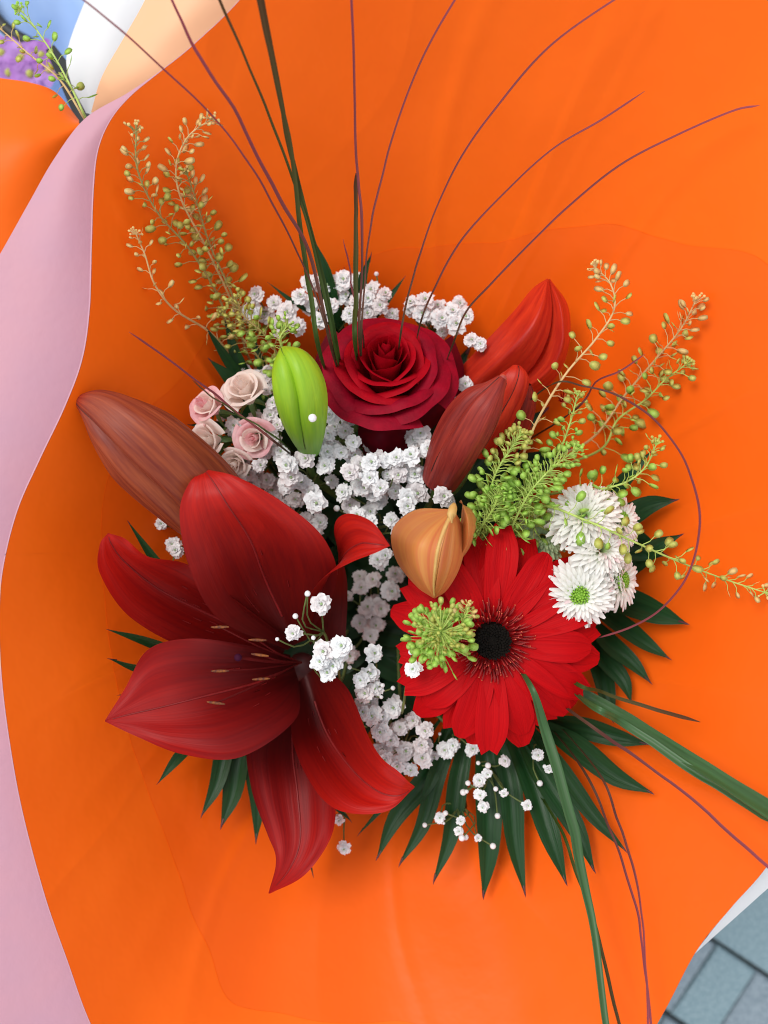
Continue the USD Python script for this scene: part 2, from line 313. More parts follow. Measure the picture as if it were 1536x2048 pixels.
def paper(px, py):
    """Height of the paper seen at a pixel."""
    z = -0.05
    for _ in range(30):
        w = W(px, py, z); z = 0.5 * z + 0.5 * float(np.clip(bowl(w[0], w[1]), -.2, .05))
    return z
TH = np.linspace(-np.pi, np.pi, 721)
def sheet(tmax, nv, lift, t0=0.10):
    R, zr = rim_at(TH); t = t0 + (tmax - t0)[None] * np.linspace(0, 1, nv)[:, None]**0.9
    x = C0[0] + t * R * np.cos(TH); y = C0[1] + t * R * np.sin(TH)
    z = bowl(x, y) + lift
    return np.stack([x, y, z], -1)
wr = thing('wrapping_paper', 'glossy orange wrapping paper with a pink edge cupped round the whole bouquet', 'wrapping paper', (C0[0], C0[1], ZG))
G = sheet(np.ones(721), 90, 0.0)
fr, bk = solid(G, 0.0011)
part(wr, 'front_face', fr, M['orange']); part(wr, 'reverse_face', bk, M['pink'], label='pink reverse side and cut edge of the orange paper')
part(wr, 'folded_corner', gridmesh(patch([WL([(1570, 1690, .002), (1530, 1735, .003), (1460, 1816, .001), (1390, 1905, -.001)]), WL([(1585, 1705, -.001), (1538, 1748, -.001), (1466, 1824, -.001), (1389, 1907, -.002)]), WL([(1600, 1725, -.005), (1546, 1768, -.005), (1472, 1834, -.004), (1388, 1909, -.003)])], 9, 24)), M['white'], label='white folded corner of the paper')
# gathered neck and skirt below the bowl, standing on the paving
zs = np.linspace(-0.165, ZG + .002, 30); a = np.linspace(-np.pi, np.pi, 121)
rad = np.interp(zs, [ZG, -.33, -.25, -.19, -.165], [.075, .045, .026, .024, .03])
nk = np.stack([C0[0] + (rad[:, None] * (1 + .10 * np.sin(11 * a)[None] * np.linspace(.2, 1, 30)[:, None])) * np.cos(a), C0[1] + (rad[:, None] * (1 + .10 * np.sin(11 * a)[None] * np.linspace(.2, 1, 30)[:, None])) * np.sin(a), np.repeat(zs[:, None], 121, 1)], -1)
part(wr, 'gathered_neck', gridmesh(nk), M['pink'])
# a second, smaller sheet lining the first
R2 = [(1570, 560), (1500, 505), (1380, 495), (1290, 470), (1225, 447), (1170, 455), (1000, 488), (850, 500), (650, 560), (430, 650), (290, 820), (215, 960), (205, 1080), (212, 1200), (228, 1330), (262, 1480), (312, 1620), (365, 1760), (420, 1890), (452, 2002),
      (560, 2022), (800, 2036), (1050, 2066), (1200, 2140), (1330, 2120), (1420, 2000), (1560, 1800), (1700, 1500), (1760, 1000)]
r2 = []
for px, py in R2:
    w = W(px, py, paper(px, py)); d = w[:2] - C0; th = math.atan2(d[1], d[0]); r2.append((th, np.hypot(*d) / float(rim_at(th)[0])))
r2 = np.array(sorted(r2)); tm = np.clip(np.interp(TH, r2[:, 0], r2[:, 1], period=2 * np.pi), .2, 1.0)
tm = np.convolve(np.r_[tm[-4:-1], tm, tm[1:4]], np.ones(7) / 7, 'valid')
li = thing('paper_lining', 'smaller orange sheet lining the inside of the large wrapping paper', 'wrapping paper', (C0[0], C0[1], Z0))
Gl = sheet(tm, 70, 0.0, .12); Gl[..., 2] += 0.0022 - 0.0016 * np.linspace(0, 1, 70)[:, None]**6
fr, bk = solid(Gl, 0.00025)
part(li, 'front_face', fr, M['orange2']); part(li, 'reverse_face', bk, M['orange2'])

def flat(name, label, cat, curves, nu, nv, front, back, th=0.0008, wav=0.0):
    G = patch([WL(c) for c in curves], nu, nv)
    if wav: G[..., 2] += wav * (fbm(G * 22, 2, 5) - .5)
    t = thing(name, label, cat, G[nv // 2, nu // 2])
    fr, bk = solid(G, th); part(t, 'front_face', fr, front); part(t, 'reverse_face', bk, back)
    return t
flat('pink_paper', 'mauve pink paper curling along the left outer side of the orange wrap', 'paper',
     [[(318, 144, -.017), (255, 186, -.017), (170, 237, -.017), (108, 318, -.017), (58, 405, -.017), (-4, 515, -.017), (-90, 660, -.017), (-180, 900, -.017), (-220, 1200, -.017), (-160, 1600, -.017), (0, 2150, -.016)],
      [(322, 147, -.016), (262, 196, -.016), (200, 262, -.016), (150, 350, -.016), (125, 460, -.016), (95, 600, -.018), (40, 760, -.018), (-40, 1000, -.018), (-70, 1200, -.02), (-30, 1580, -.02), (100, 2120, -.022)],
      [(335, 160, -.018), (290, 215, -.020), (250, 290, -.022), (240, 380, -.024), (235, 500, -.024), (225, 650, -.024), (190, 800, -.024), (95, 1040, -.024), (70, 1210, -.024), (110, 1560, -.024), (260, 2110, -.028)]], 25, 120, M['pink'], M['pink'])
flat('side_paper', 'orange paper corner lying low at the upper left below the pink paper', 'paper',
     [[(-160, 120, -.075), (-60, 145, -.07), (0, 156, -.066), (60, 165, -.063), (112, 185, -.062), (158, 240, -.062)], [(-160, 300, -.05), (-60, 290, -.045), (0, 290, -.042), (50, 280, -.042), (100, 270, -.045), (162, 250, -.05)],
      [(-160, 640, -.05), (-60, 560, -.05), (20, 500, -.05), (90, 400, -.05), (150, 320, -.055), (200, 270, -.06)]], 21, 40, M['orange'], M['pink'])
flat('backlit_paper', 'paper leaf tinted pale peach to look backlit, rising behind the upper left rim', 'paper',
     [[(345, -120, -.02), (290, 0, -.03), (245, 80, -.036), (203, 155, -.042), (182, 225, -.05)], [(480, -120, -.01), (390, 10, -.02), (320, 90, -.028), (265, 160, -.036), (215, 228, -.05)], [(720, -160, -.010), (560, -20, -.020), (420, 100, -.028), (340, 180, -.036), (260, 260, -.05)]], 21, 40, M['peach'], M['pink'])
flat('white_tissue', 'bright white tissue sheet between the peach tinted paper and the blue cloth', 'tissue paper',
     [[(235, -140, -.07), (175, -10, -.075), (135, 100, -.08), (140, 160, -.08), (172, 226, -.08)], [(300, -140, -.06), (240, 0, -.062), (205, 90, -.066), (180, 160, -.07), (182, 230, -.075)], [(430, -140, -.06), (350, 0, -.062), (290, 90, -.066), (230, 170, -.07), (200, 250, -.075)]], 17, 30, M['white'], M['white'])
Gb = patch([WL([(-160, -160, -.30), (-60, 60, -.30), (0, 240, -.31), (30, 420, -.32)]), WL([(40, -160, -.28), (60, 60, -.285), (80, 240, -.30), (100, 420, -.31)]), WL([(150, -160, -.295), (160, 60, -.30), (180, 240, -.31), (200, 420, -.32)]), WL([(330, -160, -.28), (300, 60, -.29), (300, 240, -.30), (300, 420, -.31)])], 60, 60)
Gb[..., 2] += 0.01 * np.sin(Gb[..., 0] * 90 + Gb[..., 1] * 25)
bl = thing('blue_cloth', 'pale blue folded cloth far below in the upper left corner', 'cloth', Gb[30, 30])
fr, bk = solid(Gb, .002); part(bl, 'front_face', fr, M['blue']); part(bl, 'reverse_face', bk, M['blue'])
t = thing('black_band', 'thick black curved band crossing the blue cloth', 'band', W(20, 70, -.26))
part(t, 'band', tube(spline(WL([(-60, -60, -.265), (-15, 25, -.265), (18, 62, -.262), (60, 88, -.262), (110, 120, -.265), (150, 190, -.27), (200, 300, -.28)]), 30), np.linspace(.0045, .0055, 30), 10), M['black'])
t = thing('black_strap', 'short black strap running under the white tissue edge', 'strap', W(150, 190, -.12))
part(t, 'strap', petal(WL([(100, 95, -.13), (135, 155, -.115), (165, 215, -.105), (190, 270, -.10)]), [.003, .0055, .0065, .006], (0, 0, 1), 5, 12, .1), M['black'])
def lilac_flower(px, py, z, r, lab):
    c = W(px, py, z); t = thing('lilac_flower', lab, 'flower', c, 'lilac flowers in the corner')
    for k in range(6):
        an = k * 1.047 + px; d = np.array([math.cos(an), math.sin(an), .1])
        part(t, 'petal', petal([c, c + d * r * .5 + [0, 0, .002], c + d * r], [r * .12, r * .42, r * .12], (0, 0, 1), 5, 6, .2), M['lilac'])
    part(t, 'centre', ball(c + [0, 0, .002], r * .2, 1), M['pod_y'])
for i, (px, py, r, lab) in enumerate([(5, 108, .014, 'pale lilac flower at the frame edge beside the black band'), (45, 118, .013, 'lilac flower just below the black band'), (85, 112, .012, 'small lilac flower touching the blue cloth'), (20, 148, .014, 'lilac flower low on the orange paper corner'), (62, 150, .014, 'violet flower above the orange paper edge'), (100, 142, .012, 'lilac flower rightmost of its patch')]):
    lilac_flower(px, py, -.22 + .006 * (i % 3), r, lab)

# ---------------------------------------------------------------- foliage: palm fronds
def leaflet(t, base, tip, half, lift=0.006, look='leaf', sag=.0, tipped=True):
    b, e = np.asarray(base), np.asarray(tip); d = e - b; side = nrm(np.cross(d, [0, 0, 1.0]))
    L = np.linalg.norm(d); j1, j2 = math.sin(e[0] * 900 + 1) * .035 * L, math.sin(e[1] * 700) * .03 * L; half = half * (1 + .18 * math.sin(e[0] * 1500 + e[1] * 900))
    m1 = b + d * .35 + side * j1 + [0, 0, lift]; m2 = b + d * .7 + side * j2 + [0, 0, lift * (.8 + .3 * math.sin(e[0] * 2000))]
    p = part(t, 'leaflet', petal([b, m1, m2, e], [half * .35, half, half * .8, half * .06], (0, 0, 1), 7, 14, .30, groove=.25, ruf=.10, rf=1.3, seed=e[0] * 500), M[look])
    if tipped: part(p, 'tip', tube([e - nrm(d) * .004, e, e + nrm(d) * .002], [half * .13, half * .09, half * .01], 5), M['leaf_tip'])
def frond(label, base, tips, half=20, look='leaf', zb=-.10, dz=.02, stem_to=None):
    """base: px,py of the fan's spine (two points); tips: (px, py[, half])"""
    (x0, y0), (x1, y1) = base; b0, b1 = W(x0, y0, zb), W(x1, y1, zb + .004)
    t = thing('palm_frond', label, 'palm leaf', b0, 'palm fronds')
    part(t, 'leaf_stalk', tube(spline(np.array([[C0[0], C0[1], -.165], (b0 + [C0[0], C0[1], -.16]) / 2, b0, b1]), 14), np.linspace(.0018, .0008, 14), 6), M['stem'])
    n = len(tips)
    for i, tp in enumerate(tips):
        h = (tp[2] if len(tp) > 2 else half) * S * .88; f = i / max(1, n - 1)
        zp = paper(tp[0], tp[1]); z = max(zb + dz, zp + .010)
        leaflet(t, b0 + (b1 - b0) * f, W(tp[0], tp[1], z), h * (H - z) / H, look=look)
frond('large dark green palm frond fanning out below the red gerbera', ((880, 1440), (1090, 1440)), [(718, 1668, 12), (755, 1715, 22), (800, 1728, 26), (868, 1762, 27), (967, 1792, 28), (1050, 1787, 30), (1132, 1765, 30), (1188, 1740, 26), (1250, 1700, 24), (1302, 1585, 30), (1295, 1488, 24)], zb=-.085)
frond('dark green palm frond spreading right of the white chrysanthemums', ((1180, 1160), (1170, 1280)), [(1362, 1070, 22), (1372, 1247, 28), (1337, 1316, 26), (1300, 1364, 26), (1262, 1402, 20), (1225, 1440, 20)], zb=-.09)
frond('green palm leaf behind the seed sprigs at the right', ((1170, 1030), (1180, 1080)), [(1300, 905, 16), (1352, 1000, 30), (1330, 1110, 36), (1250, 960, 20)], zb=-.085)
frond('palm frond with narrow tips poking out left of the lily', ((430, 1300), (440, 1370)), [(258, 1046, 16), (290, 1085, 18), (218, 1260, 13), (220, 1318, 12), (240, 1390, 10)], zb=-.09)
frond('palm frond whose green tips hang below the lower left lily petal', ((470, 1400), (560, 1440)), [(318, 1564, 14), (404, 1630, 22), (443, 1652, 24), (512, 1682, 22), (626, 1750, 10), (700, 1640, 12)], zb=-.09)
frond('dark palm leaf standing behind the baby’s breath at the top', ((690, 700), (740, 700)), [(632, 488, 22), (742, 510, 15), (808, 556, 8), (540, 568, 8), (690, 540, 12)], zb=-.10)
frond('dark palm leaf under the pink spray roses at the left', ((560, 860), (560, 900)), [(412, 655, 14), (420, 720, 18), (380, 850, 14), (450, 640, 16), (500, 660, 16)], zb=-.10)
for i in range(7):  # filler fronds, added deep in the bowl to darken the gaps
    an = i * 2 * math.pi / 7 + .3; cx, cy = 780 + 90 * math.cos(an), 1080 - 130 * math.sin(an)
    tips = [(780 + (330 + 60 * math.sin(5 * k + i)) * math.cos(an + (k - 3.5) * .17), 1080 - (430 + 60 * math.cos(3 * k + i)) * math.sin(an + (k - 3.5) * .17), 34) for k in range(8)]; tips = [(x, y, 46) for x, y, h in tips]
    tips = [(x, y, h) for x, y, h in tips if 430 < x < 1140 and 650 < y < 1440]
    if len(tips) > 2:
        frond(['added filler palm leaf darkening the gaps behind the chrysanthemums', 'added filler palm leaf darkening the gaps under the seed sprigs', 'added filler palm leaf darkening the gaps behind the red rose', 'added filler palm leaf darkening the gaps under the spray roses and green bud', 'added filler palm leaf darkening the gaps behind the lily throat', 'added filler palm leaf darkening the gaps between lily and gerbera', 'added filler palm leaf darkening the gaps behind the gerbera'][i], ((780, 1080), (cx, cy)), tips, half=46, look='leaf2', zb=-.125, dz=.012)

frond('added filler palm leaf darkening the gaps under the shade tinted florets between lily and gerbera', ((700, 1120), (760, 1400)), [(640, 1120, 40), (830, 1130, 40), (640, 1190, 44), (850, 1200, 44), (650, 1270, 46), (860, 1280, 46), (650, 1340, 46), (870, 1350, 46), (690, 1420, 46), (880, 1420, 46), (700, 1510, 40), (800, 1540, 40), (870, 1500, 40)], look='leaf2', zb=-.118, dz=.012)  # another added filler frond that darkens the gaps
frond('added filler palm leaf darkening the gaps under the white florets below the rose', ((780, 880), (640, 1020)), [(880, 860, 40), (860, 960, 44), (700, 830, 44), (840, 1030, 44), (620, 880, 44), (780, 1090, 44), (540, 900, 40), (700, 1110, 44), (520, 980, 40), (600, 1100, 40)], look='leaf2', zb=-.112, dz=.012)  # added filler frond, keeps the gaps below the rose dark

# ---------------------------------------------------------------- grasses
def grass(label, pts, c0, c1, w0, w1, look, name='grass_blade'):
    """pts: photo pixels from base to tip; c0, c1: clearance above the paper at base and tip; widths in pixels."""
    n = len(pts); Q = []
    for i, (px, py) in enumerate(pts):
        f = i / (n - 1); c = c1 + (c0 - c1) * (1 - f)**1.8
        Q.append(W(px, py, paper(px, py) + c))
    (bx, by) = pts[0]; Q.insert(0, W(bx + (775 - bx) * .28, by + (1060 - by) * .28, min(-.125, Q[0][2] - .05))); n += 1
    m = max(20, 7 * n); P = spline(Q, m); w = (np.linspace(w0, w1, m) if np.ndim(w0) == 0 else lin(w0, m)) * S * .43 * (.82 + .30 * noise(np.stack([np.linspace(0, 7, m) + pts[0][0], np.zeros(m), np.zeros(m)], -1), 9)); P = P + (fbm(np.stack([np.linspace(0, 5, m), np.full(m, pts[0][0] * .37), np.full(m, pts[-1][1] * .1)], -1), 3, 6)[:, None] - .5) * np.array([.004, .002, .002]) * np.sin(np.linspace(0, 3.1, m))[:, None]; w[-3:] *= [.8, .5, .15]
    t = thing(name, label, 'grass blade', Q[0], 'long grass blades')
    T, Sd, N = frames(P, np.array([0.15, 0.1, 1.0])); u = np.array([-1, -.5, 0, .5, 1])
    Gt = P[:, None] + Sd[:, None] * (w[:, None] * u)[..., None] - N[:, None] * (w[:, None] * .5 * (1 - u**2))[..., None]
    Bt = Gt[:, ::-1] - N[:, None] * (w[:, None, None] * .35 + 1e-4)
    full = np.concatenate([Gt, Bt], 1)
    v = full.reshape(-1, 3); uv = np.stack([np.tile(np.linspace(0, 1, 10), m), np.repeat(np.linspace(0, 1, m), 10)], 1)
    part(t, 'blade', (v, grid_faces(m, 10, True), uv), M[look])
g_ = grass
g_('thin pale purple grass arching to the upper left corner over the rim', [(660, 680), (620, 560), (560, 440), (485, 315), (405, 215), (265, 75), (150, -15), (60, -60)], .10, .03, 5, 3.5, 'grass_p')
g_('dark red grass stalk leaning left, second from the upper left corner', [(665, 700), (620, 510), (560, 390), (480, 250), (400, 110), (345, 0), (310, -80)], .10, .03, 9, 5, 'grass_p')
g_('dark grass stalk leaning slightly left, nearest the thick pair', [(670, 700), (640, 560), (605, 420), (560, 275), (500, 130), (440, 0), (400, -90)], .10, .03, 8, 5, 'grass_d')
g_('thick dark green grass stalk, left one of the tight pair at the top', [(640, 700), (622, 570), (604, 440), (578, 310), (548, 150), (518, 0), (500, -90)], .10, .035, 12, 10, 'grass_d')
g_('dark green grass stalk, right one of the tight pair at the top', [(672, 690), (642, 545), (606, 400), (580, 290), (556, 170), (526, 0), (515, -90)], .095, .03, 13, 7, 'grass_d')
g_('upright dark red grass stalk above the red rose reaching the top edge', [(722, 690), (724, 560), (723, 430), (719, 330), (711, 190), (703, 0), (700, -90)], .10, .03, 7, 5, 'grass_p')
g_('short thick green grass stalk cut blunt above the red rose', [(712, 690), (711, 600), (711, 500), (711, 420), (712, 346)], .10, .05, 13, 10, 'grass_d')
g_('thin purple grass curving right to the top edge above the rose', [(722, 690), (728, 550), (745, 440), (768, 345), (802, 230), (850, 105), (912, -5), (960, -70)], .10, .02, 4.5, 4.5, 'grass_p')
g_('purple grass arching from the rose to the top right of centre', [(800, 680), (818, 585), (842, 505), (872, 420), (922, 310), (1002, 200), (1102, 90), (1235, -5), (1330, -60)], .10, .012, 4.5, 4.5, 'grass_p')
g_('purple grass arching right with its bare tip at mid height', [(840, 650), (872, 572), (922, 482), (1002, 392), (1102, 300), (1202, 240), (1290, 182)], .09, .014, 5.5, 4, 'grass_p')
g_('rightmost arching purple grass with a frayed pale tip', [(905, 690), (935, 620), (985, 565), (1060, 488), (1130, 420), (1240, 330), (1350, 272), (1465, 222), (1520, 210)], .09, .010, 5.5, 5, 'grass_p')
g_('very thin short dark grass tip above the white florets', [(725, 680), (712, 600), (700, 540), (686, 478)], .09, .06, 6, 3, 'grass_p')
g_('thin purple grass pointing left above the pink spray roses', [(560, 890), (500, 845), (430, 788), (340, 720), (258, 664)], .10, .04, 6, 4.5, 'grass_p')
g_('short dark grass crossing the pink spray roses', [(545, 870), (480, 830), (420, 790), (385, 760)], .12, .09, 5, 3, 'grass_d')
g_('purple grass bent in a big loop at the right edge of the flowers', [(1100, 770), (1170, 772), (1240, 792), (1310, 840), (1368, 920), (1393, 1005), (1390, 1090), (1370, 1160), (1320, 1220), (1260, 1255), (1190, 1278)], .09, .06, 4.5, 5.5, 'grass_p')
g_('short purple grass crossing the blurred seed sprig at the right', [(1150, 820), (1190, 765), (1240, 742), (1290, 708)], .08, .04, 5, 4, 'grass_p')
g_('broad glossy green grass blade reaching the right edge below the gerbera', [(1130, 1366), (1190, 1398), (1250, 1432), (1350, 1500), (1450, 1562), (1550, 1625), (1640, 1680)], .045, .035, 22, 38, 'grass')
g_('green grass blade just below the broad one at the right edge', [(1180, 1406), (1250, 1450), (1380, 1535), (1470, 1590), (1560, 1650)], .075, .022, 14, 24, 'grass')
g_('short dark purple grass stub pointing right below the palm leaf', [(1150, 1365), (1210, 1385), (1300, 1415), (1400, 1444)], .07, .03, 9, 9, 'grass_d')
g_('thin purple grass running to the lower right paper corner', [(1150, 1430), (1250, 1500), (1350, 1575), (1450, 1660), (1545, 1740), (1600, 1790)], .07, .02, 8, 6, 'grass_p')
g_('long grey green grass blade falling from the gerbera to the bottom edge', [(1050, 1350), (1092, 1460), (1130, 1600), (1162, 1730), (1187, 1860), (1212, 2048), (1225, 2130)], .10, .04, [6, 14, 24, 24, 18, 14, 12], 0, 'grass')
g_('dark purple grass joining the long blade near the bottom edge', [(1120, 1660), (1150, 1745), (1190, 1850), (1238, 2048), (1255, 2120)], .04, .025, 7, 8, 'grass_d')
g_('thin dark red grass, left one of two bowing to the lower right', [(1170, 1540), (1222, 1660), (1258, 1770), (1282, 1880), (1298, 2000), (1304, 2090)], .05, .02, 6, 5, 'grass_p')
g_('thin dark red grass, right one of two bowing to the lower right', [(1195, 1540), (1235, 1650), (1268, 1770), (1288, 1880), (1297, 1990), (1296, 2090)], .06, .03, 5, 5, 'grass_p')

# ---------------------------------------------------------------- stems into the neck
def stem(t, top, r=.0018, look='stem', top_dir=(0, 0, -1), d=.03):
    top = np.asarray(top, float); a = rng.uniform(0, 6.28); rad = rng.uniform(0, .012)
    b = np.array([C0[0] + rad * math.cos(a), C0[1] + rad * math.sin(a), -.18]); e = np.array([b[0], b[1], -.36])
    P = spline([top, top + nrm(np.asarray(top_dir, float)) * d, (top + b) / 2 * [1, 1, 1] + [0, 0, -.01], b, e], 24)
    return part(t, 'stem', tube(P, r, 7), M[look])

# ---------------------------------------------------------------- the open lily
t = thing('lily', 'large open dark red lily with six petals at the left', 'lily', W(600, 1320, -.07))
LP = [  # left edge, midrib, right edge from throat to tip
 ('lily', [(560, 1320, -.06), (400, 1305, -.035), (265, 1240, -.013), (203, 1150, .002), (198, 1092, .006), (215, 1067, .003)], [(570, 1300, -.066), (430, 1235, -.052), (320, 1180, -.034), (250, 1125, -.012), (222, 1088, .001), (216, 1067, .003)], [(580, 1280, -.06), (460, 1190, -.034), (372, 1130, -.022), (300, 1112, -.010), (248, 1078, .0), (217, 1066, .003)]),
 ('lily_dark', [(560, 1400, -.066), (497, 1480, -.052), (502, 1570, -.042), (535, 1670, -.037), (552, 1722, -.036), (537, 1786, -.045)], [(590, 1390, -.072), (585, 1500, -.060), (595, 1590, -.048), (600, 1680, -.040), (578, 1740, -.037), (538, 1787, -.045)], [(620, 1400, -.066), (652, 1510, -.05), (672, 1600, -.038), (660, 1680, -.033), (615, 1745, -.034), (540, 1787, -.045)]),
 ('lily', [(620, 1290, -.06), (612, 1215, -.03), (640, 1162, -.006), (700, 1126, .010), (750, 1106, .016), (778, 1093, .014)], [(640, 1280, -.066), (655, 1185, -.040), (685, 1115, -.012), (718, 1088, .006), (750, 1088, .014), (779, 1092, .014)], [(690, 1300, -.06), (694, 1160, -.045), (668, 1062, -.008), (690, 1028, .008), (742, 1042, .016), (780, 1091, .014)]),
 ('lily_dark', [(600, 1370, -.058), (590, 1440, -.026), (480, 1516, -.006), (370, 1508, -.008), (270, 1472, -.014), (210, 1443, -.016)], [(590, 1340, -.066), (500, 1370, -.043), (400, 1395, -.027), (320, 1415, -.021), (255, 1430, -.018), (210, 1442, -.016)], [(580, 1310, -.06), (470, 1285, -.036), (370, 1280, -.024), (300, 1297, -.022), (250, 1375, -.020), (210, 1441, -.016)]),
 ('lily', [(590, 1370, -.06), (583, 1470, -.04), (618, 1560, -.02), (680, 1622, -.008), (770, 1624, -.008), (828, 1576, -.014)], [(612, 1350, -.066), (650, 1460, -.052), (700, 1535, -.032), (750, 1580, -.016), (795, 1592, -.009), (829, 1574, -.014)], [(640, 1330, -.06), (692, 1375, -.028), (735, 1465, -.008), (772, 1525, .001), (806, 1553, -.003), (829, 1572, -.014)]),
 ('lily', [(575, 1300, -.06), (440, 1240, -.032), (378, 1130, -.008), (358, 1030, .006), (378, 968, .006), (405, 941, -.002)], [(592, 1288, -.066), (535, 1170, -.046), (500, 1080, -.016), (455, 1010, .007), (424, 960, .006), (407, 939, -.002)], [(612, 1280, -.058), (672, 1170, -.022), (652, 1082, .0), (565, 1005, .009), (478, 955, .008), (410, 938, -.002)])]
for k, (lk, l, m, r) in enumerate(LP):
    G = patch([WL(l), WL(m), WL(r)], 25, 44)
    u = np.linspace(-1, 1, 25); v = np.linspace(0, 1, 44)
    G[..., 2] += (0.0016 * np.exp(-(u / .12)**2)[None] * (-1 if k != 5 else -.7) + .0008 * np.cos(u * 11)[None] * np.sin(v * 3.1)[:, None] + .0030 * (np.abs(u)**4)[None] * np.sin(13 * v + 2 * k)[:, None] * (1 + .5 * np.sign(u))[None] + .0012 * (fbm(np.stack([np.broadcast_to(u * 3, (44, 25)), np.broadcast_to((v * 4)[:, None], (44, 25)), np.full((44, 25), k * 3.3)], -1), 2, k) - .5)) * np.sin(np.pi * np.clip(v, 0, .97))[:, None]
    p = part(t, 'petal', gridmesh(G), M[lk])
    mid = G[4:-3, 12] + [0, 0, .0002]
    part(p, 'midrib', tube(mid, np.linspace(.0007, .0002, len(mid)), 5), M['lily_rib'])
    rg = np.random.default_rng(60 + k); bumps = []
    for _ in range(9):                            # raised papillae near the throat
        a, b = int(rg.uniform(5, 15)), int(rg.uniform(7, 18)); bumps.append(tube([G[a, b], G[a, b] + [0, 0, .0006], G[a + 1, b] + [0, 0, .0008]], [.00035, .0003, .0001], 5))
    part(p, 'papillae', join(bumps), M['lily_rib'], kind='stuff')
thr = W(602, 1325, -.066)
for (px, py, z) in [(440, 1254, -.026), (515, 1280, -.03), (440, 1342, -.026), (522, 1358, -.034), (432, 1406, -.020), (520, 1310, -.03)]:
    e = W(px, py, z); f = part(t, 'filament', tube(spline([thr, (thr + e) / 2 + [0, 0, .006], e], 10),   .00045, 6), M['filament'])
    d = nrm(np.array([1.0, .12 * math.sin(px), 0]))
    part(f, 'anther', tube([e - d * .0045, e - d * .003, e, e + d * .003, e + d * .0045], [.0003, .0006, .0008, .0006, .0003], 7), M['anther'])
e = W(476, 1315, -.022); f = part(t, 'pistil', tube(spline([thr, (thr + e) / 2 + [0, 0, .004], e], 10), .0008, 7), M['filament']); part(f, 'stigma', ball(e, .0019, 2), M['stigma'])
stem(t, W(602, 1330, -.085), .0028)
part(t, 'throat', ball(W(604, 1335, -.082), .0085, 2), M['throat'])

# ---------------------------------------------------------------- lily buds
def bud(label, axis, radii, rpx, phi0, look, tipl=None, flat=1.0, ridge=.07, rib=None, nt=3, seam=.10):
    P = spline(WL(axis), 40); n = 40
    t = thing('lily_bud', label, 'lily bud', P[0], None)
    T = nrm(np.gradient(P, axis=0)); Sd = nrm(np.cross(T, [0, 0, 1.0])); N = np.cross(Sd, T)
    kz = ((H - P[:, 2]) / H); r = np.maximum(lin(radii, n), .02) * rpx * S * kz
    for k in range(nt):
        u = np.linspace(-1, 1, 15); half = math.pi / nt * 1.02
        ph = phi0 + k * 2 * math.pi / nt + u * half
        v = np.linspace(0, 1, n)
        sw = np.sin(np.pi * np.clip(v, .02, .98))
        fac = 1 + sw[:, None] * (ridge * np.exp(-(u / .22)**2) - ridge * .35 * np.exp(-((np.abs(u) - .35) / .15)**2) - seam * np.abs(u)**7)[None] + .03 * (fbm(np.stack([np.broadcast_to(u * 2, (n, 15)), np.broadcast_to(v[:, None] * 4, (n, 15)), np.full((n, 15), k * 2.7 + axis[0][0])], -1), 2, 1) - .5)
        R = r[:, None] * fac
        G = P[:, None] + Sd[:, None] * (R * np.sin(ph)[None])[..., None] + N[:, None] * (R * np.cos(ph)[None] * flat)[..., None]
        p = part(t, 'tepal', gridmesh(G), M[look])
        sd = spline(G[4:-1, 0] * .995 + P[4:-1] * .005, 30); part(p, 'seam', tube(sd, np.linspace(.00045, .00025, 30), 5), M['seam_green' if look == 'bud_green' else 'seam_dark'])
        if rib: part(p, 'rib', tube(G[2:-1, 7] + nrm(G[2:-1, 7] - P[2:-1]) * .0001, np.linspace(.0009, .0005, n - 3), 6), M[rib])
    if tipl: part(t, 'tip', ball(P[-1], r[-4] * .45 + .0004, 2), M[tipl])
    stem(t, P[0], .0019, top_dir=-T[0])
    return t
BR = [.42, .72, .95, 1.0, .86, .58, .16]
bud('large brown red lily bud pointing to the upper left edge', [(452, 1042, -.032), (385, 975, -.018), (318, 915, -.006), (255, 862, .0), (200, 820, .0), (158, 800, -.003)], [.85, .98, 1.0, .95, .74, .46, .14], 88, .50, 'bud_brown', 'bud_tip', .85, ridge=.10, seam=.26)
bud('lime green lily bud left of the red rose', [(620, 900, -.04), (610, 840, -.015), (600, 780, .0), (586, 735, .003), (567, 699, -.002)], [.40, .78, 1.0, 1.0, .78, .20], 52, .90, 'bud_green', None, .9, ridge=.03, seam=.34)
bud('brown red lily bud just right of the red rose', [(880, 960, -.04), (915, 890, -.018), (955, 825, -.003), (985, 785, .002), (1005, 757, .002)], [.72, .95, 1.0, .82, .45, .20], 52, .4, 'bud_red', 'bud_tip', .9, ridge=.10, seam=.24)
bud('darker red lily bud half hidden behind the brown red bud', [(955, 900, -.06), (990, 835, -.045), (1015, 790, -.036), (1030, 755, -.03), (1034, 732, -.03)], [.8, 1.0, .95, .8, .25], 36, 1.2, 'bud_open', None, .9)
bud('small dark red lily bud right of the pair by the rose', [(1000, 905, -.075), (1025, 850, -.06), (1045, 800, -.05), (1056, 768, -.045)], [.8, 1.0, .8, .2], 36, .2, 'bud_red', None, .9)
t = thing('lily_bud', 'half open bright red lily bud rising right above the rose', 'lily bud', W(930, 780, -.07))
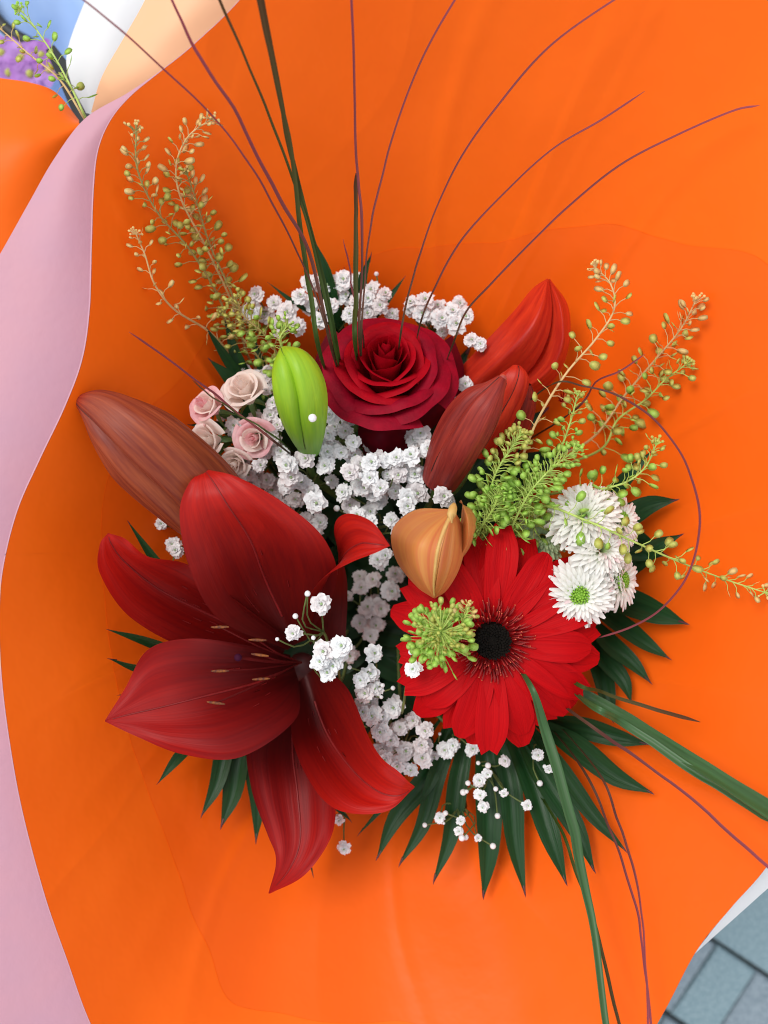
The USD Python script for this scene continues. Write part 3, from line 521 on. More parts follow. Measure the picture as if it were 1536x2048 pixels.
for Lc, Mc, Rc in [([(985, 800, -.078), (1060, 735, -.062), (1088, 680, -.052), (1100, 620, -.048), (1097, 559, -.05)], [(1005, 805, -.074), (1092, 748, -.052), (1124, 690, -.042), (1122, 618, -.040), (1099, 558, -.049)], [(1020, 815, -.08), (1104, 765, -.068), (1137, 695, -.060), (1137, 615, -.056), (1101, 559, -.051)]),
                   ([(895, 762, -.078), (962, 692, -.064), (1025, 625, -.054), (1064, 578, -.050), (1094, 557, -.049)], [(925, 785, -.064), (1000, 722, -.044), (1056, 662, -.034), (1084, 608, -.036), (1096, 558, -.047)], [(970, 812, -.074), (1055, 745, -.058), (1092, 685, -.046), (1104, 625, -.043), (1098, 559, -.048)])]:
    G = patch([WL(Lc), WL(Mc), WL(Rc)], 21, 36); u = np.linspace(-1, 1, 21); v = np.linspace(0, 1, 36)
    G[..., 2] += (.0012 * np.exp(-(u / .14)**2) - .0010 * np.exp(-((np.abs(u) - .4) / .16)**2))[None] * np.sin(np.pi * v)[:, None]
    part(t, 'tepal', gridmesh(G), M['bud_open'])
stem(t, W(930, 785, -.07), .0022)
t = thing('lily_bud', 'orange tan lily bud seen end on above the gerbera', 'lily bud', W(880, 1060, -.02))
kn = (904, 1026)
for k, (Lc, Mc, Rc) in enumerate([([(925, 1005, -.012), (922, 1040, -.010), (918, 1085, -.012), (905, 1125, -.022)], [(922, 1000, .002), (936, 1042, .006), (934, 1085, .0), (912, 1128, -.018)], [(918, 1004, -.012), (952, 1030, -.016), (944, 1085, -.020), (918, 1128, -.026)]),
      ([(898, 1018, .004), (830, 1020, -.014), (784, 1060, -.022), (792, 1120, -.022), (832, 1172, -.014), (866, 1196, -.002)], [(901, 1024, .008), (855, 1058, .008), (830, 1090, .009), (832, 1130, .007), (848, 1168, .004), (868, 1196, .0)], [(904, 1028, .010), (893, 1060, .016), (882, 1100, .018), (875, 1140, .014), (870, 1172, .007), (869, 1196, .0)]),
      ([(904, 1026, .010), (894, 1058, .016), (883, 1100, .018), (876, 1140, .014), (871, 1172, .007), (868, 1196, .0)], [(907, 1026, .008), (910, 1058, .010), (908, 1100, .010), (900, 1140, .007), (884, 1176, .003), (869, 1197, -.001)], [(910, 1024, .003), (924, 1050, -.006), (929, 1095, -.012), (918, 1140, -.014), (894, 1180, -.009), (870, 1197, -.003)])]):
    G = patch([WL(Lc), WL(Mc), WL(Rc)], 17, 30); u = np.linspace(-1, 1, 17); v = np.linspace(0, 1, 30)
    G[..., 2] += (.0010 * np.cos(u * 8))[None] * np.sin(np.pi * v)[:, None]
    p = part(t, 'tepal', gridmesh(G), M['bud_orange'])
    if k == 1: part(p, 'rib', tube(G[1:-1, 15] + [0, 0, .0001], np.linspace(.0011, .0004, 28), 6), M['bud_rib'])
part(t, 'tip', tube(WL([(900, 1045, .012), (903, 1030, .013), (906, 1016, .010), (908, 1008, .004)]), [.0012, .0022, .0020, .0008], 8), M['bud_rib'])
part(t, 'underside', gridmesh(patch([WL([(800, 1060, -.028), (800, 1120, -.028), (865, 1188, -.012)]), WL([(860, 1040, -.034), (865, 1110, -.036), (868, 1190, -.012)]), WL([(925, 1045, -.024), (920, 1120, -.024), (875, 1188, -.012)])], 9, 12)), M['bud_orange'])
stem(t, W(862, 1090, -.034), .0018)

# ---------------------------------------------------------------- roses
def rose(name, label, c, axis, R, hgt, n, looks, seed=0, spread=1.0, group=None, turns=2.399, cat='rose'):
    t = thing(name, label, cat, c, group); B = rot_to(axis); rg = np.random.default_rng(seed)
    nv, nu = 17, 33
    for i in range(n):
        f = i / (n - 1.0)
        top = R * (0.07 + 0.93 * f**1.25); base = R * (.05 + .22 * f); h = hgt * (1.0 - .42 * f**1.6)
        al = 1.9 - 0.95 * f**.7 + rg.uniform(-.06, .06); ph0 = i * turns + rg.uniform(-.15, .15)
        v = np.linspace(0, 1, nv)[:, None]; u = np.linspace(-1, 1, nu)[None]
        wv = np.sqrt(np.clip(1 - (1 - np.clip(v * 1.25, 0, 1))**2, 0, 1)) * .78 + .22
        ang = ph0 + al * u * wv
        body = np.sin(np.clip(v * 1.15, 0, 1) * np.pi / 2)
        edge = 1 - .20 * np.abs(u)**3 * (1 - .3 * f) - .04 * np.sin(3 * u + i) * f
        if f > .35: edge = edge + .05 * np.exp(-(u / .16)**2) * f       # a little point in the middle of the rim
        z = h * v**(.80) * edge
        rad = base + (top - base) * (body**(1.2) * .72 + .28 * v**3)
        roll = np.clip(v - .74, 0, 1) / .26                             # the rim rolls back on the open petals
        rad = rad + R * .17 * spread * f**.9 * roll**1.5
        z = z - h * .22 * spread * f**1.0 * roll**2
        wob = (fbm(np.stack([np.broadcast_to(u * 1.6, (nv, nu)), np.broadcast_to(v * 1.5, (nv, nu)), np.full((nv, nu), i * 3.1 + seed)], -1), 2, 2) - .5)
        rad = rad * (1 + .16 * wob * (.3 + f)) + .03 * R * (u**2) * f
        rad = rad * (1 - .42 * max(0, 1 - f / .5) * v**2.5); z = z * (1 + .10 * max(0, 1 - f / .4))
        L = np.stack([rad * np.cos(ang), rad * np.sin(ang), z + .1 * h * wob * v], -1)
        part(t, 'petal', gridmesh(c + L @ B.T), M[looks(f)])
    for k in range(5):
        an = k * 1.257; d = np.array([math.cos(an), math.sin(an), -.5])
        part(t, 'sepal', petal([c, c + (B @ d) * R * .4, c + (B @ (d + [0, 0, -.4])) * R * .8], [R * .12, R * .12, R * .01], axis, 5, 6, .2), M['stem'])
    stem(t, c, max(.0016, R * .09), top_dir=-nrm(np.asarray(axis, float)))
    return t
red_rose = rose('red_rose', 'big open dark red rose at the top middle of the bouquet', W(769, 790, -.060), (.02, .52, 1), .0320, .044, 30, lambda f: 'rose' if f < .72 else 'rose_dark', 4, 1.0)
for nm, Lc, Mc, Rc in [('left', [(660, 655, -.062), (630, 725, -.060), (650, 790, -.062), (712, 846, -.068)], [(700, 680, -.056), (676, 750, -.050), (700, 812, -.052), (738, 862, -.062)], [(745, 700, -.06), (740, 770, -.058), (752, 828, -.058), (768, 866, -.066)]),
                       ('right', [(820, 700, -.06), (822, 770, -.058), (806, 830, -.058), (790, 868, -.066)], [(872, 690, -.056), (892, 755, -.050), (868, 822, -.052), (830, 866, -.062)], [(905, 670, -.062), (928, 735, -.060), (920, 800, -.062), (862, 858, -.068)]),
                       ('low', [(722, 820, -.062), (716, 872, -.056), (728, 905, -.060), (752, 930, -.068)], [(775, 815, -.054), (764, 868, -.045), (762, 905, -.050), (768, 932, -.064)], [(838, 830, -.062), (826, 878, -.058), (808, 902, -.062), (784, 926, -.068)])]:
    G = patch([WL(Lc), WL(Mc), WL(Rc)], 17, 20); u = np.linspace(-1, 1, 17); v = np.linspace(0, 1, 20)[:, None]
    G[..., 2] += .004 * (fbm(np.stack([G[..., 0] * 70, G[..., 1] * 70, G[..., 2] * 0], -1), 2, 8) - .5) - .003 * v**3 * (u**2)[None]
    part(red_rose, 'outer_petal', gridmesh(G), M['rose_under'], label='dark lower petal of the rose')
SR = [(433, 822, 36, (-.5, .3, 1), 'pale pink spray rose uppermost left of its cluster', 'rosepink'), (500, 800, 44, (-.2, .5, 1), 'cream spray rose beside the lime green bud, top of its cluster', 'cream'), (436, 880, 40, (-.5, -.1, 1), 'cream spray rose with pink rim above the brown bud', 'cream'),
      (517, 872, 40, (-.1, -.2, 1), 'pink hearted spray rose facing the camera near the green bud', 'rosepink'), (480, 918, 34, (-.2, -.4, 1), 'small cream spray rose low beside the baby’s breath', 'cream'), (425, 915, 28, (-.5, -.4, 1), 'small pink spray rose tucked behind the brown bud', 'rosepink')]
for k, (px, py, r, ax, lab, lk) in enumerate(SR):
    rr = r * S * 1.14
    rose('spray_rose', lab, W(px, py, -.048) , ax, rr, rr * 1.7, 13, (lambda lk: (lambda f: ('rosepink' if f < .4 and lk == 'rosepink' else 'cream' if lk == 'cream' or f < .7 else 'rosepink')))(lk), 20 + k, .8, 'pink spray roses')

# ---------------------------------------------------------------- gerbera
c = W(982, 1280, -.020); ax = np.array([.04, .03, 1.0]); B = rot_to(ax)
t = thing('gerbera', 'bright red gerbera daisy with a black centre at the lower right', 'gerbera', c)
LEN = {0: 1.07, 1: 1.02, 2: .99}
for ring, (n, L0, wd, z0) in enumerate([(18, .0548, .0082, -.004), (17, .0530, .0078, .0)]):
    for k in range(n):
        an = 2 * math.pi * (k + .5 * ring + .18 * math.sin(k * 2.3 + ring)) / n + .1
        L = L0 * (1 + .06 * math.sin(k * 4.1 + ring * 2)) * (1 - .14 * max(0, -math.cos(an))); r0 = .0085
        d = np.array([math.cos(an), math.sin(an), 0]); up = np.array([0, 0, 1.0])
        dr = rng.uniform(-.003, .003) + z0
        pts = [d * r0 + up * (.001 + z0 * .3), d * (r0 + (L - r0) * .35) + up * (.004 + z0), d * (r0 + (L - r0) * .7) + up * (.003 + dr), d * L + up * (-.003 + dr * 1.5)]
        pts = [c + B @ p for p in pts]
        part(t, 'petal', petal(pts, [wd * .35, wd * .80, wd * .98, wd * 1.0, wd * .9, wd * .36] if k % 3 else [wd * .35, wd * .75, wd * .95, wd * 1.05, wd * .95, wd * .5], B @ up, 11, 18, .14, groove=.06, notch=.0026 if k % 3 == 0 else -.0012), M['gerbera'])
fl, tp = [], []
for k in range(170):
    an = k * 2.39996 + rng.uniform(-.12, .12); f = (k / 170.0); r0 = .0085 + .007 * f; L = (.0030 + .0028 * f) * rng.uniform(.7, 1.2)
    d = np.array([math.cos(an), math.sin(an), 0]); a0 = c + B @ (d * r0 + [0, 0, .004]); a1 = c + B @ (d * (r0 + L * .6) + [0, 0, .0075 - .0015 * f]); a2 = c + B @ (d * (r0 + L) + [0, 0, .0078 - .003 * f])
    fl.append(tube([a0, a1, a2], [.0005, .0004, .0003], 4)); tp.append(ball(a2, .00034 if k % 3 == 0 else .00020, 0))
part(t, 'ring_florets', join(fl), M['ger_ring'], kind='stuff'); part(t, 'ring_floret_tips', join(tp), M['ger_tip'], False, kind='stuff')
ds = []
for k in range(150):
    an = k * 2.39996; r0 = .0084 * math.sqrt(k / 150.0); hgt = .0065 + .0020 * (r0 / .009) + rng.uniform(-.0006, .0006)
    ds.append(ball(c + B @ np.array([r0 * math.cos(an), r0 * math.sin(an), hgt]), .00085, 0))
part(t, 'disc', join([ball(c + B @ np.array([0, 0, -.0025]), .0100, 2)] + [(np.asarray(x[0]), x[1], None) for x in ds]), M['ger_disc'], True)
stem(t, c, .0028)

# ---------------------------------------------------------------- chrysanthemums
def mum(label, c, axis, R, seed, pet='mum', disc=True, pinks=0.02):
    t = thing('white_chrysanthemum', label, 'chrysanthemum', c, 'white chrysanthemums'); B = rot_to(axis); rg = np.random.default_rng(seed)
    rings = [(30, 1.04, -.05), (30, .96, .16), (28, .85, .36), (24, .70, .55), (18, .52, .74)]
    for ri, (n, f, el) in enumerate(rings):
        for k in range(n):
            an = 2 * math.pi * (k + .5 * ri + rg.uniform(-.25, .25)) / n; d = np.array([math.cos(an), math.sin(an), 0]); up = np.array([0, 0, 1.0])
            L = R * f * rg.uniform(.9, 1.06); e = el + rg.uniform(-.12, .12)
            p0 = d * R * .14 + up * R * .06 * ri; p1 = p0 + (d * math.cos(e + .25) + up * math.sin(e + .25)) * L * .5; p2 = p1 + (d * math.cos(e - .15) + up * math.sin(e - .15)) * L * .42
            w = R * .095 * (1 - .09 * ri)
            part(t, 'petal', petal([c + B @ p0, c + B @ p1, c + B @ p2], [w * .6, w, w * 1.1, w * .95, w * .35], B @ up, 5, 8, .55), M['mum_pink' if rg.uniform() < pinks else pet])
    if disc:
        ds = [ball(c + B @ np.array([0, 0, R * .28]), R * .22, 2)]
        for k in range(70):
            an = k * 2.39996; r0 = R * .36 * math.sqrt(k / 70.0); ds.append(ball(c + B @ np.array([r0 * math.cos(an), r0 * math.sin(an), R * (.50 - .12 * (r0 / R / .36)**2)]), R * .042, 0))
        part(t, 'disc', join(ds), M['mum_disc'])
    stem(t, c, .0016, top_dir=-nrm(np.asarray(axis, float)))
mum('white chrysanthemum facing the camera with a green centre', W(1158, 1184, -.020), (-.16, -.16, 1), .0172, 1)
mum('white chrysanthemum in side view at the right of its group', W(1222, 1160, -.025), (.85, .05, .7), .0165, 2)
mum('pinkish white chrysanthemum above the two lower ones', W(1192, 1100, -.020), (.35, .3, 1), .0165, 3, 'mum', False, .12)
mum('white chrysanthemum at the top of its group under the seed sprig', W(1168, 1040, -.022), (-.3, .5, 1), .0180, 4, 'mum', False)
mum('white chrysanthemum facing right below the green seed pods', W(1225, 1045, -.028), (.7, .35, .8), .0155, 6, 'mum', True)
mum('pale green young chrysanthemum behind the gerbera petals', W(1085, 1075, -.048), (-.1, .3, 1), .0135, 5, 'mum_green', False, 0)

# ---------------------------------------------------------------- baby's breath
def floret_mesh(c, ax, r, rg):
    B = rot_to(ax); ms = []
    for ring, (n, f, el) in enumerate([(9, 1.0, .10), (8, .82, .50), (6, .55, .95), (3, .3, 1.3)]):
        for k in range(n):
            an = 2 * math.pi * (k + .5 * ring + rg.uniform(-.22, .22)) / n; d = np.array([math.cos(an), math.sin(an), 0]); up = np.array([0, 0, 1.0])
            e = el + rg.uniform(-.3, .3); L = r * f * rg.uniform(.76, 1.14); p0 = d * r * .05 + up * r * .12 * ring; p1 = p0 + (d * math.cos(e + .2) + up * math.sin(e + .2)) * L * .55; p2 = p1 + (d * math.cos(e - .35) + up * math.sin(e - .35)) * L * .42
            w = r * (.36 - .03 * ring)
            ms.append(petal([c + B @ p0, c + B @ p1, c + B @ p2], [w * .3, w * .9, w * 1.0, w * .62], B @ up, 5, 6, .25, ruf=.28, seed=k * 1.7, notch=r * rg.uniform(-.08, .14)))
    return join(ms)
def babys_breath(label, base, fl, look='gyp', buds=0, seed=0):
    """fl: (px, py, z, diameter in px)"""
    rg = np.random.default_rng(100 + seed)
    b = W(*base); t = thing('babys_breath_sprig', label, "baby's breath", b, "baby's breath sprigs"); st = []
    cen = np.mean([W(p[0], p[1], p[2]) for p in fl], 0); knot = cen * .55 + b * .45
    stems = [tube(spline([[C0[0] + rg.uniform(-.01, .01), C0[1] + rg.uniform(-.01, .01), -.19], b, knot], 12), np.linspace(.0011, .0007, 12), 5)]
    for i, (px, py, z, dm) in enumerate(fl):
        c = W(px, py, z); k = (H - z) / H; r = dm * S * .44 * k * rg.uniform(.84, 1.1)
        out = nrm(c - (knot + [0, 0, -.03])); ax = nrm(np.array([0, 0, 1.0]) * 1.0 + out * .7 + rg.normal(0, .22, 3))
        stems.append(tube(spline([knot, (knot + c) / 2 + rg.normal(0, .003, 3), c - ax * r * .5], 6), [.0006, .0005, .0005, .0004, .0004, .0004], 4))
        p = part(t, 'floret', floret_mesh(c - ax * r * .25, ax, r, rg), M[look if rg.uniform() < .85 else ('gyp2' if look == 'gyp' else 'gyp')])
        part(p, 'eye', ball(c + ax * r * .36, r * .13, 0), M['gyp_eye'], False)
        part(p, 'calyx', tube([c - ax * r * .75, c - ax * r * .5, c - ax * r * .12], [r * .10, r * .30, r * .36], 6), M['gyp_stem'])
    for k in range(buds):
        px, py, z, dm = fl[int(rg.integers(len(fl)))]; a = rg.uniform(0, 6.28); c = W(px + 34 * math.cos(a), py + 34 * math.sin(a), z + rg.uniform(-.004, .004)); r = rg.uniform(3.5, 7.5) * S
        stems.append(tube(spline([knot, (knot + c) / 2 + rg.normal(0, .003, 3), c], 6), .0004, 4)); part(t, 'closed_bud', ball(c, r, 1), M[look])
    part(t, 'branching_stem', join(stems), M['gyp_stem'])
def rnd(pts, z, dz, dm, seed):
    rg = np.random.default_rng(seed); return [(x, y, z + rg.uniform(-dz, dz), dm * rg.uniform(.88, 1.12)) for x, y in pts]
BB = [
 ('baby’s breath sprig at the far upper left behind the red rose', (600, 720, -.12), [(548, 606), (530, 630), (575, 625), (500, 622), (562, 650), (592, 652), (600, 592), (512, 590)], -.072, .008, 46, 'gyp2'),
 ('baby’s breath sprig directly above the rose among the grass stalks', (690, 720, -.12), [(686, 560), (690, 590), (655, 570), (660, 610), (640, 640), (700, 628), (735, 598), (622, 612), (618, 565)], -.070, .008, 46, 'gyp'),
 ('baby’s breath sprig touching the upper right rim of the rose', (740, 720, -.12), [(742, 580), (770, 588), (760, 612), (785, 628), (735, 628), (715, 600)], -.072, .006, 44, 'gyp2'),
 ('baby’s breath sprig between the rose and the half open bud', (860, 720, -.12), [(822, 605), (850, 600), (876, 612), (905, 622), (882, 637), (930, 632), (845, 628), (912, 648)], -.070, .006, 46, 'gyp'),
 ('pair of baby’s breath florets next to the upper right bud', (920, 760, -.11), [(943, 680), (960, 688)], -.055, .003, 42, 'gyp'),
 ('baby’s breath sprig squeezed between rose and brown red bud', (920, 860, -.11), [(930, 768), (946, 786), (922, 800), (936, 812)], -.058, .005, 40, 'gyp'),
 ('baby’s breath sprig above the pink spray roses', (560, 800, -.12), [(492, 742), (512, 752), (540, 745), (548, 770), (470, 770)], -.075, .006, 40, 'gyp2'),
 ('baby’s breath sprig at the foot of the spray roses', (580, 960, -.11), [(540, 830), (545, 872), (530, 905), (468, 852), (546, 806), (458, 938), (402, 858), (475, 960), (520, 930), (560, 905), (480, 945), (555, 850)], -.046, .006, 40, 'gyp2'),
 ('baby’s breath column hugging the right side of the green bud', (680, 900, -.11), [(662, 785), (674, 812), (660, 830), (656, 868), (690, 862), (640, 882), (668, 895), (706, 885), (710, 912), (682, 905)], -.040, .008, 44, 'gyp'),
 ('baby’s breath sprig below the green bud', (640, 1010, -.11), [(612, 918), (650, 932), (582, 955), (632, 1006), (604, 965), (655, 905), (622, 985), (575, 930)], -.040, .008, 47, 'gyp'),
 ('baby’s breath sprig in the very centre below the rose', (740, 1020, -.11), [(700, 945), (740, 955), (776, 920), (792, 916), (796, 950), (760, 975), (722, 930), (742, 925), (728, 975), (810, 925)], -.034, .008, 48, 'gyp'),
 ('baby’s breath sprig left of the brown red bud', (840, 1000, -.11), [(841, 868), (856, 898), (830, 950), (862, 956), (886, 992), (815, 995), (822, 910), (835, 985), (815, 1012)], -.034, .008, 49, 'gyp'),
 ('shade tinted baby’s breath sprig along the big upper lily petal', (600, 1060, -.11), [(545, 980), (560, 1010), (590, 1000), (535, 960), (500, 965), (610, 1040), (640, 1045), (625, 1065), (575, 1035), (510, 945)], -.066, .008, 46, 'gyp2'),
 ('baby’s breath sprig left of the orange tan bud', (740, 1080, -.11), [(686, 985), (748, 988), (757, 1000), (782, 1040), (715, 1030), (700, 1010), (756, 1120), (735, 1045), (795, 1065), (770, 1110)], -.050, .008, 44, 'gyp'),
 ('shaded baby’s breath sprig deep between lily and gerbera', (750, 1240, -.13), [(745, 1160), (782, 1182), (760, 1216), (742, 1270), (752, 1250), (722, 1175), (735, 1215), (790, 1150), (720, 1245), (700, 1310)], -.092, .008, 46, 'gyp2'),
 ('two baby’s breath florets above the lily throat', (680, 1290, -.09), [(642, 1208), (586, 1266)], -.006, .004, 50, 'gyp'),
 ('tight white baby’s breath cluster beside the lily throat', (690, 1340, -.09), [(648, 1302), (665, 1330), (640, 1322), (683, 1292), (672, 1312), (655, 1345)], -.010, .005, 50, 'gyp'),
 ('baby’s breath sprig left of the gerbera centre', (750, 1400, -.09), [(748, 1306), (742, 1346), (752, 1376), (730, 1385), (722, 1360)], -.036, .006, 48, 'gyp'),
 ('single baby’s breath floret lying on the left gerbera petals', (800, 1400, -.07), [(826, 1338)], -.004, .001, 44, 'gyp'),
 ('baby’s breath sprig between lower lily petal and gerbera', (780, 1460, -.10), [(786, 1415), (765, 1432), (740, 1405), (745, 1432), (762, 1462), (726, 1425)], -.050, .006, 46, 'gyp'),
 ('shade tinted baby’s breath sprig under the lower left gerbera petals', (810, 1490, -.10), [(800, 1455), (826, 1440), (782, 1480), (812, 1502), (842, 1490), (770, 1518), (822, 1540), (765, 1500), (850, 1460), (795, 1530), (845, 1515)], -.056, .006, 46, 'gyp2'),
 ('baby’s breath florets peeking out under the gerbera', (900, 1480, -.11), [(890, 1500), (945, 1497), (905, 1490)], -.066, .004, 40, 'gyp'),
 ('loose baby’s breath spray over the palm frond below the gerbera', (960, 1480, -.10), [(975, 1548), (1010, 1522), (958, 1560), (960, 1590), (966, 1614), (1008, 1587), (1055, 1611)], -.050, .004, 30, 'gyp'),
 ('two baby’s breath florets by the long grey green blade', (1060, 1450, -.10), [(1076, 1510), (1098, 1538)], -.050, .003, 32, 'gyp'),
 ('lowest baby’s breath spray with tiny florets over the palm frond', (920, 1560, -.10), [(880, 1635), (918, 1662), (921, 1642), (956, 1676)], -.052, .003, 26, 'gyp'),
 ('baby’s breath sprig beside the tip of the bottom lily petal', (700, 1560, -.10), [(678, 1640), (688, 1697)], -.066, .003, 32, 'gyp2'),
 ('baby’s breath florets between brown bud and left lily petal', (440, 1120, -.11), [(322, 1048), (345, 1088), (352, 1100)], -.062, .003, 38, 'gyp')]
for i, (lab, base, pts, z, dz, dm, lk) in enumerate(BB):
    fl = rnd(pts, z, dz, dm, i)
    if i in (1, 3, 7, 8, 9, 10, 11, 12, 13, 14, 19, 20):    # smaller florets tucked in deeper
        rg = np.random.default_rng(900 + i)
        for x, y, zz, d in list(fl):
            if rg.uniform() < .75: fl.append((x + rg.uniform(-32, 32), y + rg.uniform(-26, 30), zz - rg.uniform(.008, .018), d * rg.uniform(.6, .95)))
    babys_breath(lab, base, fl, lk, {22: 7, 24: 6, 16: 4, 15: 4, 17: 5, 10: 4, 13: 3, 8: 3}.get(i, 1), i)
t = thing('white_bead_bud', 'tiny round white bud resting on the lime green lily bud', 'flower bud', W(625, 836, .012)); part(t, 'bud', ball(W(625, 836, .0125), .0019, 2), M['gyp'])

# ---------------------------------------------------------------- green seed sprigs
def pod_mesh(c, d, up, r, el=1.16):
    """A flat heart shaped seed pod, notched at its tip."""
    d = nrm(d); s = nrm(np.cross(d, up)); nn = np.cross(s, d); a = np.arange(10) * 2 * math.pi / 10
    rr = r * (1 - .10 * np.exp(-((a) / .4)**2)); o = np.stack([np.cos(a) * rr * el, np.sin(a) * rr * (.90 + .08 * np.cos(a))], 1)
    ring = c + o[:, :1] * d + o[:, 1:] * s
    v = np.vstack([ring, c + nn * r * .11, c - nn * r * .11]); i = np.arange(10); j = (i + 1) % 10
    return (v, np.vstack([np.stack([i, j, np.full(10, 10)], 1), np.stack([j, i, np.full(10, 11)], 1)]), None)
def seed_sprig(label, pts, n, r, looks, stem_look='sprig', reach=26, seed=0, start=.15, tuft=10, wide=.00075, spread=(.75, 1.25)):
    pts = [(x, y, max(z, paper(x, y) + .010)) for x, y, z in pts] if pts[0][0] > 200 else pts
    (bx, by, bz) = pts[0]
    if bx < 200: pts = [(270, 400, -.16), (205, 290, -.09)] + pts; start = .45
    if bx > 200 and n <= 100: pts = [(bx + (775 - bx) * .25, by + (1060 - by) * .25, min(bz - .04, -.10))] + pts; start = .22
    rg = np.random.default_rng(300 + seed); P = spline(WL(pts), 60); T = nrm(np.gradient(P, axis=0))
    t = thing('seed_sprig', label, 'seed sprig', P[0], 'green seed pod sprigs')
    st = [tube(P, np.linspace(wide, wide * .45, 60), 6)]
    for k in range(n):
        f = start + (1 - start) * (k + rg.uniform(-.3, .3)) / n; f = min(max(f, 0), .985); i = int(f * 59)
        a = k * 2.39996 + rg.uniform(-.4, .4); A = nrm(np.cross(T[i], [.1, .2, 1.0])); Bv = np.cross(T[i], A)
        size = 1.0 - .55 * f**3
        d = nrm(A * math.cos(a) + Bv * math.sin(a) + T[i] * (.25 + .7 * f**2)); L = reach * S * rg.uniform(*spread) * (1.0 - .35 * f**2); c = P[i] + d * L + [0, 0, -.0006]
        st.append(tube([P[i], P[i] + d * L * .5 + T[i] * .0008, c], [.00026, .00020, .00020], 4))
        lk = looks[min(len(looks) - 1, int(f * len(looks) + rg.uniform(-.35, .35)))] if len(looks) > 1 else looks[0]
        part(t, 'seed_pod', pod_mesh(c + d * r * S * size, d, nrm(np.array([0, 0, 1.0]) + rg.normal(0, .6, 3)), r * S * size * rg.uniform(.75, 1.2), (1.55 if lk == 'pod_o' else 1.15) * rg.uniform(.9, 1.25)), M[lk], True)
    for k in range(tuft):
        d = nrm(T[-1] * .7 + rg.normal(0, .6, 3)); c = P[-1] + d * reach * S * rg.uniform(.25, .6)
        st.append(tube([P[-1], c], [.0003, .0003], 4)); part(t, 'tip_bud', ball(c, r * S * rg.uniform(.25, .42), 0), M[looks[-1]], False)
    part(t, 'branching_stem', join(st), M[stem_look])
gy, yo, oo = ['pod', 'pod', 'pod_y'], ['pod_y', 'pod_y', 'pod_o'], ['pod_y', 'pod_o', 'pod_o']
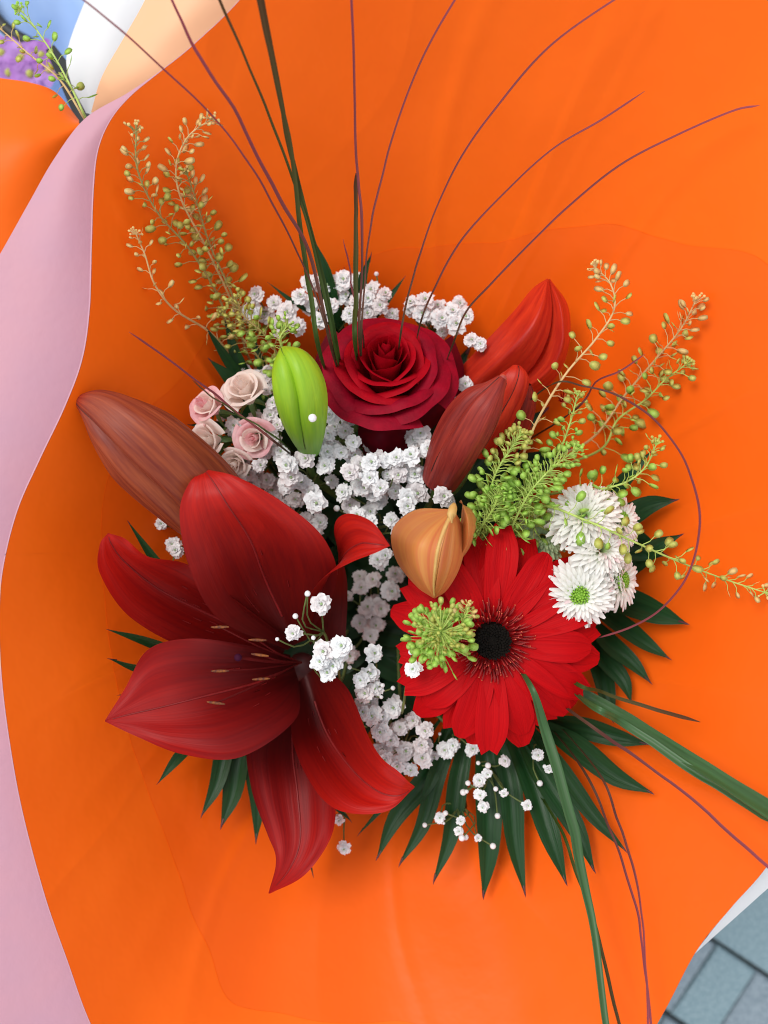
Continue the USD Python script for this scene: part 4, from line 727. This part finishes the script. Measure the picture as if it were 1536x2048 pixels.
SP = [
 ('tall seed sprig with a hooked pale tip above the chrysanthemums', [(1020, 960, -.03), (1075, 840, -.012), (1130, 750, -.006), (1190, 680, -.006), (1228, 620, -.008), (1222, 570, -.01), (1192, 536, -.012)], 46, 10, ['pod', 'pod_y', 'pod_y', 'pod_o'], 'sprig_o', 34),
 ('blurred seed sprig standing furthest right above the loop of grass', [(1180, 880, -.075), (1250, 790, -.068), (1310, 720, -.062), (1360, 660, -.058), (1390, 605, -.056)], 56, 11, ['pod', 'pod_y', 'pod_y', 'pod_o'], 'sprig_o', 38),
 ('seed sprig with large pods under the blurred one', [(1200, 900, -.072), (1235, 840, -.064), (1290, 800, -.060), (1330, 760, -.058), (1370, 730, -.058)], 30, 12, ['pod', 'pod_y'], 'sprig', 40),
 ('upright seed sprig with tiny red orange hairs by the half open bud', [(1085, 960, -.035), (1120, 900, -.022), (1142, 840, -.014), (1155, 790, -.012)], 40, 8, ['pod', 'pod', 'pod_y'], 'sprig', 26),
 ('seed sprig ending in a yellow tuft beside the orange paper', [(1120, 985, -.035), (1190, 980, -.024), (1250, 965, -.018), (1290, 935, -.016), (1312, 890, -.016)], 44, 11, ['pod', 'pod', 'pod_y'], 'sprig', 34),
 ('long drooping seed sprig pointing to the right edge', [(1080, 1010, -.026), (1170, 1040, -.008), (1260, 1080, -.004), (1350, 1120, -.010), (1440, 1155, -.02), (1530, 1185, -.03)], 58, 10, ['pod', 'pod', 'pod_y', 'pod_y', 'pod_o'], 'sprig', 32),
 ('dense seed sprig right of the brown red bud', [(960, 1080, -.05), (975, 1010, -.022), (990, 950, -.010), (1020, 900, -.006), (1040, 870, -.006)], 98, 10, gy, 'sprig', 34),
 ('dense seed sprig above the gerbera', [(1000, 1110, -.05), (1030, 1040, -.020), (1060, 985, -.008), (1100, 940, -.004), (1150, 900, -.006)], 100, 10, ['pod'], 'sprig', 36),
 ('bushy seed sprig beside the orange tan bud', [(950, 1110, -.05), (960, 1060, -.026), (985, 1020, -.014), (1000, 985, -.010)], 85, 10, ['pod'], 'sprig', 36),
 ('seed sprig filling the gap left of the chrysanthemums', [(1060, 1060, -.05), (1060, 1020, -.026), (1050, 985, -.014), (1070, 945, -.012)], 80, 10, ['pod'], 'sprig', 36),
 ('ball shaped seed sprig tip lying on the gerbera', [(868, 1290, -.012), (874, 1278, .004), (880, 1268, .013), (882, 1262, .017)], 190, 8.5, ['pod', 'pod', 'pod', 'pod_y'], 'sprig', 66),
 ('small seed sprig tuft next to the black gerbera centre', [(905, 1290, -.01), (920, 1255, .006), (932, 1230, .012), (938, 1212, .012)], 34, 7, ['pod', 'pod_y', 'pod_o'], 'sprig', 20),
 ('pale seed sprig with a hooked tip in the upper left of the wrap', [(500, 720, -.09), (470, 620, -.07), (415, 500, -.045), (365, 405, -.025), (352, 335, -.016), (375, 275, -.014), (422, 238, -.014)], 64, 9, ['pod', 'pod_y', 'pod_y', 'pod_o'], 'sprig_o', 30),
 ('seed sprig leaning furthest left in the upper left of the wrap', [(480, 720, -.09), (440, 600, -.065), (380, 500, -.045), (315, 425, -.03), (275, 340, -.022), (272, 262, -.02)], 68, 9, ['pod', 'pod_y', 'pod_y', 'pod_o'], 'sprig_d', 34),
 ('seed sprig with a dense middle tuft between the two pale ones', [(510, 700, -.085), (460, 580, -.06), (420, 490, -.048), (395, 410, -.04), (375, 350, -.035)], 54, 10, ['pod', 'pod_y', 'pod_y', 'pod_o'], 'sprig_d', 36),
 ('faint curled seed sprig low at the left of the wrap', [(480, 730, -.10), (420, 665, -.085), (350, 620, -.07), (310, 570, -.06), (290, 510, -.055), (272, 468, -.055)], 26, 7, ['pod_y', 'pod_o', 'pod_o'], 'sprig_o', 28),
 ('green seed sprig just left of the rose', [(580, 790, -.09), (560, 720, -.06), (530, 670, -.045), (490, 635, -.04), (470, 600, -.04)], 60, 10, ['pod', 'pod', 'pod_y'], 'sprig_d', 38),
 ('shaded seed sprig at the outer left of the baby’s breath', [(560, 790, -.09), (520, 720, -.072), (480, 670, -.066), (445, 630, -.06)], 44, 10, ['pod', 'pod_y'], 'sprig_d', 36),
 ('seed sprig above the lime green bud', [(590, 780, -.07), (575, 720, -.04), (560, 680, -.03), (575, 650, -.03)], 30, 9, ['pod'], 'sprig', 34),
 ('bright green seed sprig hanging over the blue cloth corner', [(172, 236, -.03), (145, 180, -.03), (110, 115, -.032), (70, 55, -.034), (42, 20, -.034)], 22, 10, ['pod', 'pod'], 'sprig', 34),
 ('yellow green seed sprig reaching the upper left frame edge', [(168, 236, -.04), (120, 160, -.042), (60, 110, -.044), (15, 70, -.046), (-20, 40, -.046)], 20, 9, ['pod', 'pod_y'], 'sprig_o', 30)]
for i, (lab, pts, n, r, lk, sl, reach) in enumerate(SP): seed_sprig(lab, pts, n, r, lk, sl, reach, i, spread=(.2, 1.15) if n > 100 else (.75, 1.25))
t = thing('red_hair_tuft', 'tiny red orange tuft among the seed sprigs by the half open bud', 'flower tuft', W(1125, 800, -.03))
for k in range(14):
    a = k * .449; c = W(1125, 805, -.035); part(t, 'hair', tube([c, c + np.array([math.cos(a) * .004, math.sin(a) * .004 + .002, .008])], [.0004, .0002], 4), M['ger_tip' if k % 3 == 0 else 'gerbera'])
